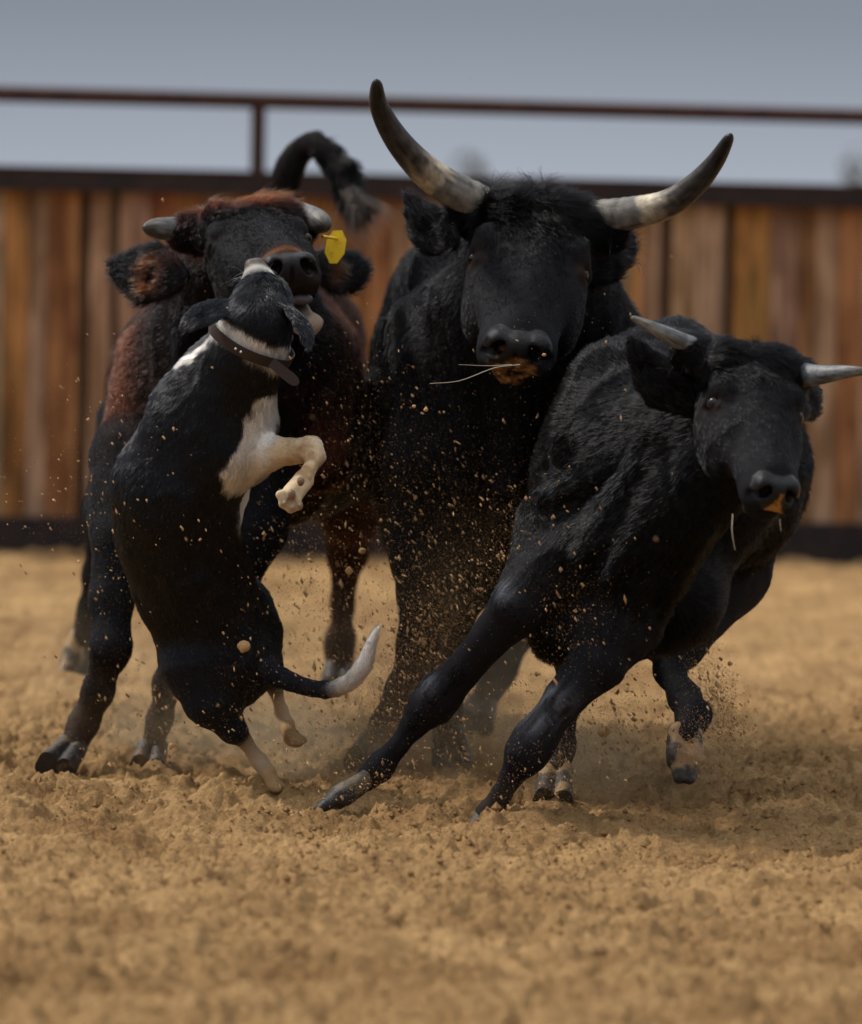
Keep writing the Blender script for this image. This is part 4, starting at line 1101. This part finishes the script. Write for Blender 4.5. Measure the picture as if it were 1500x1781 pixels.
# tail
S.chain([tuple(q) for q in bend([(430, 1128, 14.58, 34), (458, 1160, 14.54, 24), (505, 1186, 14.5, 18), (548, 1198, 14.48, 15), (580, 1199, 14.46, 13)], 3)], k=.01, fl=.010)
S.chain([tuple(q) for q in bend([(580, 1199, 14.46, 12), (608, 1187, 14.44, 11.5), (631, 1160, 14.42, 10.5), (645, 1122, 14.42, 8.5), (656, 1094, 14.42, 4)], 4)], k=.008, col=(.66, .62, .58), fl=.018, soft=.004)
def ear(a, b, c, w0, nv):
    S.rc(P(*a), P(*b), w0 * .55 * 14.2 / F, w0 * 14.2 / F, k=.012, n=np.array(nv), sq=.22, fl=.010)
    S.rc(P(*b), P(*c), w0 * 14.2 / F, w0 * .42 * 14.2 / F, k=.012, n=np.array(nv), sq=.22, fl=.010)
EP = [(0, .55), (.2, .85), (.45, 1.0), (.65, .95), (.85, .6), (1.0, .2)]
blade(S, P(408, 532, 14.22), P(318, 572, 14.15), .078, (-.15, -.75, .65), DBK, DBK, fl=.010, thick=.17, curve=(0, -.01, .012), prof=EP)
blade(S, P(492, 528, 14.22), P(536, 606, 14.12), .070, (.75, -.6, .25), DBK, DBK, fl=.010, thick=.19, curve=(.012, -.01, .01), prof=EP)
def pxy(V):
    """where the coat pattern sits, as the dog is posed"""
    dv = V - CAM; dd = dv @ _fw
    return 750 + (dv @ RT) / dd * F, 890.5 - (dv @ UP) / dd * F
_axn = nrm(P(448, 560, 14.2) - P(400, 650, 14.32)); _nk = P(448, 560, 14.2); _side = nrm(np.cross(_axn, [0, 1, 0]))
def paint_dog(V, N, C, Lh, D, B):
    q = V - _nk; ax = q @ _axn; sd = q @ _side; wob = .010 * fbm(V, 35, 3, 3)
    near = (np.linalg.norm(q, axis=1) < .17)
    # white collar band at the nape, curving down on the throat side
    cen = -.018 - 2.2 * np.clip(sd, -.1, .1) ** 2 * 2
    band = sstep(.028, .018, np.abs(ax - cen + wob + .10 * sd)) * near
    m2 = 0 * sstep(.012, .006, np.abs(ax - .068 + wob * .4 + .9 * (sd - .01) ** 2)) * (sd > -.055) * (sd < .06) * (np.linalg.norm(q, axis=1) < .14) * (q[:, 1] < -.03)
    # white edge down the left side of the neck
    e0, e1 = P(392, 588, 14.23), P(318, 634, 14.30); ev = e1 - e0; tt = np.clip(((V - e0) @ ev) / (ev @ ev), 0, 1); de = np.linalg.norm(V - e0 - tt[:, None] * ev, axis=1)
    st = sstep(.034, .022, de + wob * 1.3 + .006 * tt)
    c0, c1 = P(470, 708, 14.28), P(418, 828, 14.28); cv = c1 - c0; tc2 = np.clip(((V - c0) @ cv) / (cv @ cv), 0, 1); dc = np.linalg.norm((V - c0 - tc2[:, None] * cv) * np.array([1, .55, 1]), axis=1)
    st = np.maximum(st, sstep(.046, .036, dc + wob * 1.6 - .008 * tc2))
    k = np.clip(band + m2 + st, 0, 1)[:, None]
    C = C * (1 - k) + np.array(WHT) * k
    Lh = Lh + .004 * k[:, 0]
    q0_, q1_ = P(500, 790, 14.26), P(512, 868, 14.1)
    leg_ = np.exp(-(((V - P(535, 815, 14.18)) / np.array([.075, .3, .085])) ** 2).sum(1))
    dirt = np.clip(leg_ * (.55 + .9 * fbm(V, 55, 3, 14)), 0, .9)[:, None] * (C[:, :1] > .1)
    C = C * (1 - dirt) + np.array([.34, .21, .10]) * dirt
    tan = sstep(.3, .0, V[:, 2])[:, None] * (C[:, :1] > .1) * (.5 + .3 * fbm(V, 50, 3, 4))[:, None]
    C = C * (1 - tan) + SANDC * tan
    return C, Lh, D, B
_, Vd, Qd, Nd = finish(S, dog, .0060, [], int(300000 * QUAL), 4, disp=lambda V: .0025 * fbm(V, 11, 3, 4) + .006 * (folds(V, (.3, 0, 1), 10, 3.5) - .3) * sstep(.35, .5, V[:, 2]) * sstep(1.27, 1.15, V[:, 2]), paint=paint_dog, rad=.00042, lift=.22, wav=.4, clump=.008, material=M_SLEEK)

# leather collar fitted round the neck
m, t, b = mat('brown_leather'); b.inputs['Base Color'].default_value = (.032, .020, .016, 1); b.inputs['Roughness'].default_value = .55; b.inputs['Specular IOR Level'].default_value = .22
g = nd(t, 'ShaderNodeTexCoord'); a = nd(t, 'ShaderNodeTexNoise'); a.inputs['Scale'].default_value = 300; t.links.new(g.outputs['Object'], a.inputs['Vector'])
bp = nd(t, 'ShaderNodeBump'); bp.inputs['Strength'].default_value = .3; bp.inputs['Distance'].default_value = .002; t.links.new(a.outputs['Fac'], bp.inputs['Height']); t.links.new(bp.outputs[0], b.inputs['Normal'])
M_LEATHER = m
m, t, b = mat('steel_rivet'); b.inputs['Metallic'].default_value = 1; b.inputs['Base Color'].default_value = (.75, .75, .72, 1); b.inputs['Roughness'].default_value = .25
M_RIV = m
def strap_ring(c, ax_, wide, thick, offset, seg=72):
    ax_ = nrm(ax_); s_ = nrm(np.cross(ax_, [0, 1, 0])); f_ = np.cross(s_, ax_)
    if f_[1] > 0: f_ = -f_
    q = Vd - c; h = q @ ax_; sel = (np.abs(h) < wide) & (np.linalg.norm(q, axis=1) < .14)
    x, y = (q @ s_)[sel], (q @ f_)[sel]; an = np.arctan2(y, x); r = np.hypot(x, y); th = np.arange(seg) * 2 * math.pi / seg - math.pi
    R = np.array([np.max(r[np.abs((an - t0 + math.pi) % (2 * math.pi) - math.pi) < .12], initial=.07) for t0 in th])
    for _ in range(4): R = (np.roll(R, 1) + R + np.roll(R, -1)) / 3
    R = R + offset; V = []
    for i in range(seg):
        dr = s_ * math.cos(th[i]) + f_ * math.sin(th[i])
        for hh, rr in ((-wide / 2, 0), (wide / 2, 0), (wide / 2, thick), (-wide / 2, thick)):
            V.append(c + ax_ * hh + dr * (R[i] + rr))
    Fc = []
    for i in range(seg):
        j = (i + 1) % seg
        for k in range(4):
            k2 = (k + 1) % 4; Fc.append((i * 4 + k, j * 4 + k, j * 4 + k2, i * 4 + k2))
    return np.array(V), np.array(Fc), s_, f_, R, th
cc_ = P(441, 600, 14.24); cax = nrm(np.array([.40, -.28, .87]))
Vc, Fc, cs_, cf_, cR, cth = strap_ring(cc_, cax, .027, .0035, .006)
me = mesh_np('collar', Vc, Fc, smooth=False); me.materials.append(M_LEATHER); col_o = link('collar', me, dog)
def on_collar(t0, h, out_=.012):
    R = np.interp(t0, cth, cR); return cc_ + cax * h + (cs_ * math.cos(t0) + cf_ * math.sin(t0)) * (R + out_)
for t0 in (1.22, 1.38):
    ball('rivet', on_collar(t0, 0, .0035), .0042, M_RIV, col_o, 8)
# loose strap end
a0, a1 = P(472, 630, 14.12), P(519, 668, 14.10); dv = nrm(a1 - a0); wv = nrm(np.cross(dv, [0, 1, 0])); L_ = np.linalg.norm(a1 - a0)
prof = [(0, .0125), (.75, .0145), (.9, .012), (1.0, .005)]
V = [a0 + dv * L_ * f + wv * s_ * w0 + np.array([0, o_, 0]) for f, w0 in prof for s_, o_ in ((-1, -.0017), (1, -.0017), (1, .0017), (-1, .0017))]
Fc = [(i * 4 + k, (i + 1) * 4 + k, (i + 1) * 4 + (k + 1) % 4, i * 4 + (k + 1) % 4) for i in range(3) for k in range(4)] + [(3, 2, 1, 0), (12, 13, 14, 15)]
me = mesh_np('strap_end', np.array(V), np.array(Fc), smooth=False); me.materials.append(M_LEATHER); link('strap_end', me, col_o)
def whisk(parent, name, sets, rad, col):
    hc = bpy.data.hair_curves.new(name); hc.add_curves([len(s_) for s_ in sets]); A = np.concatenate(sets); hc.attributes['position'].data.foreach_set('vector', A.astype(np.float32).ravel())
    ra = hc.attributes.get('radius') or hc.attributes.new('radius', 'FLOAT', 'POINT'); ra.data.foreach_set('value', np.concatenate([rad * np.linspace(1, .3, len(s_)) for s_ in sets]).astype(np.float32))
    cc = np.ones((len(sets), 4), np.float32); cc[:, :3] = col; hc.attributes.new('hair_col', 'FLOAT_COLOR', 'CURVE').data.foreach_set('color', cc.ravel())
    hc.materials.append(M_FUR); o = link(name, hc, parent); o['kind'] = 'stuff'; return o
rg = np.random.default_rng(9)
ws = []
for i in range(7):
    a = (430 + rg.uniform(-4, 4), 478 + rg.uniform(-8, 8), 14.33); e2 = (a[0] - rg.uniform(18, 34), a[1] + rg.uniform(-16, 16), 14.3)
    ws.append(np.array([P(*a), P((a[0] + e2[0]) / 2, (a[1] + e2[1]) / 2 - 4, 14.31), P(*e2)]))
for i in range(5):
    a = (466, 478 + rg.uniform(-6, 6), 14.33); e2 = (a[0] + rg.uniform(10, 20), a[1] + rg.uniform(-20, 4), 14.3)
    ws.append(np.array([P(*a), P((a[0] + e2[0]) / 2, (a[1] + e2[1]) / 2 - 4, 14.31), P(*e2)]))
whisk(dog, 'whiskers', ws, .0004, (.3, .28, .25))
# ------------------------------------------------------------------ straw
m, t, b = mat('straw'); b.inputs['Base Color'].default_value = (.42, .36, .26, 1); b.inputs['Roughness'].default_value = .5
M_STRAW = m
def straw(px, r, label):
    pts = bend([P(*q) for q in px], 8); n = len(pts)
    o = sweep('straw', pts, np.linspace(r, r * .5, n), M_STRAW, None, seg=8)
    return tag(o, label, 'straw')
straw([(905, 634, 14.2), (860, 640, 14.16), (800, 662, 14.12), (748, 667, 14.1)], .0014, 'long pale straw sticking out of the long horned bull\'s mouth')
straw([(890, 634, 14.2), (850, 636, 14.16), (798, 634, 14.12)], .0011, 'short straw above the long one at the large bull\'s mouth')
straw([(1275, 894, 13.2), (1274, 925, 13.17), (1279, 957, 13.16)], .0011, 'thin straw hanging from the left corner of the young bull\'s mouth')
straw([(1357, 903, 13.12), (1358, 915, 13.12), (1359, 924, 13.12)], .0010, 'tiny straw under the right side of the young bull\'s chin')

# ------------------------------------------------------------------ flying sand
rng = np.random.default_rng(21)
def cloud(n, px, py, d, sx, sy, sd, ang=0.0, size=.0014, tail=5, smax=.006):
    n = int(n * 1.7)
    a, b_ = rng.normal(0, 1, n) * sx, rng.normal(0, 1, n) * sy; ca, sa = math.cos(ang), math.sin(ang)
    X = px + a * ca - b_ * sa; Y = py + a * sa + b_ * ca; D_ = d + rng.normal(0, sd, n)
    v = _fw[None] * F + RT[None] * (X - 750)[:, None] - UP[None] * (Y - 890.5)[:, None]
    p = CAM + v * (D_ / v[:, 1])[:, None]
    s_ = size * .48 * (.30 + 1.0 * rng.random(n) ** 2) + smax * .6 * rng.random(n) ** (tail * 10)
    return p, s_
pos, siz = [], []
def emit(*a, **k):
    p, s_ = cloud(*a, **k); pos.append(p); siz.append(s_)
emit(5000, 765, 1075, 14.75, 42, 75, .12, ang=.25, size=.0017, smax=.006)
emit(3600, 700, 1190, 14.9, 55, 90, .12, ang=.5, size=.0018)
emit(4200, 800, 950, 14.8, 75, 120, .15, ang=.3, size=.0014)
emit(3200, 720, 820, 14.85, 70, 120, .2, size=.0011)
emit(1800, 620, 760, 14.6, 60, 110, .2, size=.0011)
emit(3000, 890, 960, 13.9, 40, 70, .06, ang=.6, size=.0012)
emit(2600, 640, 1260, 14.6, 90, 60, .25, size=.0019)
emit(2600, 560, 1300, 14.5, 110, 50, .25, size=.0016)
emit(2600, 780, 1300, 14.8, 70, 45, .2, size=.0019)
emit(1500, 600, 1060, 15.2, 70, 110, .3, size=.0026, smax=.010)
emit(1000, 520, 1020, 14.9, 55, 90, .3, size=.0026, smax=.008)
emit(3500, 960, 1270, 14.5, 90, 70, .2, size=.0020, smax=.008)
emit(2600, 1100, 1290, 14.7, 80, 60, .2, size=.0021, smax=.008)
emit(5200, 1250, 1240, 14.7, 26, 62, .12, ang=-.35, size=.0021, smax=.006)
emit(1600, 1200, 1290, 14.38, 30, 30, .05, size=.0018)
emit(1400, 958, 1340, 14.33, 26, 46, .05, size=.0020)
emit(2400, 200, 1160, 15.0, 60, 130, .15, size=.0010)
emit(2000, 280, 1260, 15.0, 50, 60, .15, size=.0014)
emit(1500, 110, 840, 14.6, 75, 110, .4, size=.0010)
emit(1200, 230, 860, 14.3, 60, 130, .3, size=.0008)
emit(1200, 430, 1180, 14.3, 60, 110, .12, size=.0009)
emit(600, 340, 900, 14.2, 110, 220, .25, size=.0007)
emit(900, 1020, 960, 13.6, 90, 150, .15, size=.0010)
emit(700, 1000, 1080, 13.6, 40, 60, .1, size=.0014)
emit(600, 640, 1370, 13.95, 60, 22, .06, size=.0022)
emit(500, 890, 1340, 13.7, 40, 60, .05, size=.0018)
emit(600, 750, 1250, 13.85, 110, 110, .1, size=.0012)
emit(900, 700, 900, 14.0, 450, 350, .9, size=.0009)
emit(120, 900, 600, 14.0, 90, 70, .2, size=.0018, smax=.005)
p_ = np.concatenate(pos); s_ = np.concatenate(siz)
ok = p_[:, 2] > .01; p_, s_ = p_[ok], s_[ok]
if globals().get('QUAL', 1) < .5: p_, s_ = p_[::2], s_[::2]
st = nrm(np.array([-.45, 0, .85]) + rng.normal(0, .28, (len(p_), 3))) * rng.uniform(.2, 1.7, (len(p_), 1))
bigp = s_ > .0016
V_, F_ = lumps(p_[bigp], s_[bigp], octa(), rng, stretch=st[bigp])
V2, F2 = lumps(p_[~bigp], s_[~bigp] * 1.15, tetra(), rng, stretch=st[~bigp])
am = mesh_np('flying_sand', np.concatenate([V_, V2]), np.concatenate([F_, F2 + len(V_)]), smooth=False)
m, t, b = mat('dry_sand_grain'); g = nd(t, 'ShaderNodeNewGeometry'); r = nd(t, 'ShaderNodeValToRGB')
r.color_ramp.elements[0].color = (.20, .11, .045, 1); r.color_ramp.elements[1].color = (.62, .40, .20, 1)
t.links.new(g.outputs['Random Per Island'], r.inputs[0]); t.links.new(r.outputs[0], b.inputs['Base Color']); b.inputs['Roughness'].default_value = .9
am.materials.append(m); M_GRAIN = m
tag(link('flying_sand', am), 'grains of sand thrown up by the running hooves', None, None, 'stuff')
print('grains', len(p_))

def clod(px, py, d, r, label, seed):
    rg = np.random.default_rng(seed); me = bpy.data.meshes.new('sand_clod')
    import bmesh
    bm = bmesh.new(); bmesh.ops.create_icosphere(bm, subdivisions=3, radius=1.0); bm.to_mesh(me); bm.free()
    co = np.zeros(len(me.vertices) * 3, np.float32); me.vertices.foreach_get('co', co); co = co.reshape(-1, 3)
    co = co * (1 + .28 * fbm(co, 1.3, 4, seed))[:, None] * np.array([1, .8, .95]) * r; me.vertices.foreach_set('co', co.ravel())
    me.polygons.foreach_set('use_smooth', [True] * len(me.polygons)); me.materials.append(M_CLOD)
    o = link('sand_clod', me); o.location = P(px, py, d); return tag(o, label, 'clod')
m, t, b = mat('clod_sand'); b.inputs['Base Color'].default_value = (.46, .28, .12, 1); b.inputs['Roughness'].default_value = .95; M_CLOD = m
g = nd(t, 'ShaderNodeTexCoord'); a = nd(t, 'ShaderNodeTexNoise'); a.inputs['Scale'].default_value = 220; t.links.new(g.outputs['Object'], a.inputs['Vector'])
bp = nd(t, 'ShaderNodeBump'); bp.inputs['Distance'].default_value = .003; t.links.new(a.outputs['Fac'], bp.inputs['Height']); t.links.new(bp.outputs[0], b.inputs['Normal'])
clod(425, 1124, 14.22, .0155, 'pale clod of sand flying in front of the dog\'s rump', 1)
clod(1050, 1272, 14.5, .016, 'brown clod in the air between the young bull\'s hind legs', 2)
clod(1270, 1155, 14.4, .006, 'small clod in the air right of the young bull\'s raised hind leg', 3)
clod(741, 712, 14.0, .0058, 'right one of two small clods in front of the large bull\'s chest', 4)
clod(720, 707, 14.0, .0045, 'left one of two small clods in front of the large bull\'s chest', 5)
clod(607, 993, 14.9, .010, 'clod in front of the cow\'s hind leg right of the dog', 6)
clod(630, 958, 14.9, .009, 'clod beside the cow\'s hind leg, highest of those right of the dog', 7)
clod(947, 617, 13.9, .0048, 'small bright clod at the right nostril of the large bull', 8)
clod(298, 1298, 14.5, .008, 'clod in the air at the foot of the cow\'s second foreleg', 9)

# ------------------------------------------------------------------ dust hanging low round the hooves
def dust(px0, py0, px1, py1, d0, d1, dens, label, thr=.45):
    a, b_ = P(px0, py1, (d0 + d1) / 2), P(px1, py0, (d0 + d1) / 2)
    lo = np.array([a[0], d0, .0]); hi = np.array([b_[0], d1, b_[2]])
    V = np.array([(x, y, z) for x in (lo[0], hi[0]) for y in (lo[1], hi[1]) for z in (lo[2], hi[2])])
    me = mesh_np('dust_cloud', V, np.array([(0, 1, 3, 2), (4, 6, 7, 5), (0, 4, 5, 1), (2, 3, 7, 6), (0, 2, 6, 4), (1, 5, 7, 3)]), smooth=False)
    m = bpy.data.materials.new('sand_dust'); m.use_nodes = True; t = m.node_tree; t.nodes.clear()
    o_ = nd(t, 'ShaderNodeOutputMaterial'); v = nd(t, 'ShaderNodeVolumePrincipled'); t.links.new(v.outputs[0], o_.inputs['Volume'])
    v.inputs['Color'].default_value = (.92, .72, .46, 1); v.inputs['Anisotropy'].default_value = .2
    tc = nd(t, 'ShaderNodeTexCoord'); n_ = nd(t, 'ShaderNodeTexNoise'); n_.inputs['Scale'].default_value = 4.2; n_.inputs['Detail'].default_value = 2.5
    t.links.new(tc.outputs['Object'], n_.inputs['Vector'])
    mr = nd(t, 'ShaderNodeMapRange'); mr.inputs[1].default_value = thr; mr.inputs[2].default_value = thr + .25; mr.inputs[3].default_value = 0.0; mr.inputs[4].default_value = dens
    t.links.new(n_.outputs['Fac'], mr.inputs[0])
    # fade towards the walls and the top of the puff
    sub = nd(t, 'ShaderNodeVectorMath', operation='SUBTRACT'); t.links.new(tc.outputs['Generated'], sub.inputs[0]); sub.inputs[1].default_value = (.5, .5, .05)
    sc_ = nd(t, 'ShaderNodeVectorMath', operation='MULTIPLY'); t.links.new(sub.outputs[0], sc_.inputs[0]); sc_.inputs[1].default_value = (2, 2, 1.05)
    ln = nd(t, 'ShaderNodeVectorMath', operation='LENGTH'); t.links.new(sc_.outputs[0], ln.inputs[0])
    fd = nd(t, 'ShaderNodeMapRange'); fd.inputs[1].default_value = 1.0; fd.inputs[2].default_value = .25; fd.inputs[3].default_value = 0; fd.inputs[4].default_value = 1
    t.links.new(ln.outputs['Value'], fd.inputs[0])
    mu = nd(t, 'ShaderNodeMath', operation='MULTIPLY'); t.links.new(mr.outputs[0], mu.inputs[0]); t.links.new(fd.outputs[0], mu.inputs[1]); t.links.new(mu.outputs[0], v.inputs['Density'])
    me.materials.append(m); return tag(link('dust_cloud', me), label, None, None, 'stuff')
if globals().get('DUST', True):
    dust(0, 930, 820, 1400, 14.8, 16.6, 1.5, 'thin tan dust drifting low between the cow\'s legs')
    dust(560, 780, 1100, 1420, 14.4, 16.4, 1.5, 'sandy dust thrown up round the hooves of the large bull')
    dust(850, 1150, 1330, 1430, 14.0, 15.8, 1.5, 'sandy dust thrown up round the young bull\'s hind hooves')

    dust(330, 1150, 760, 1410, 14.66, 15.3, 2.4, 'puff of sandy dust round the hind feet of the dog')
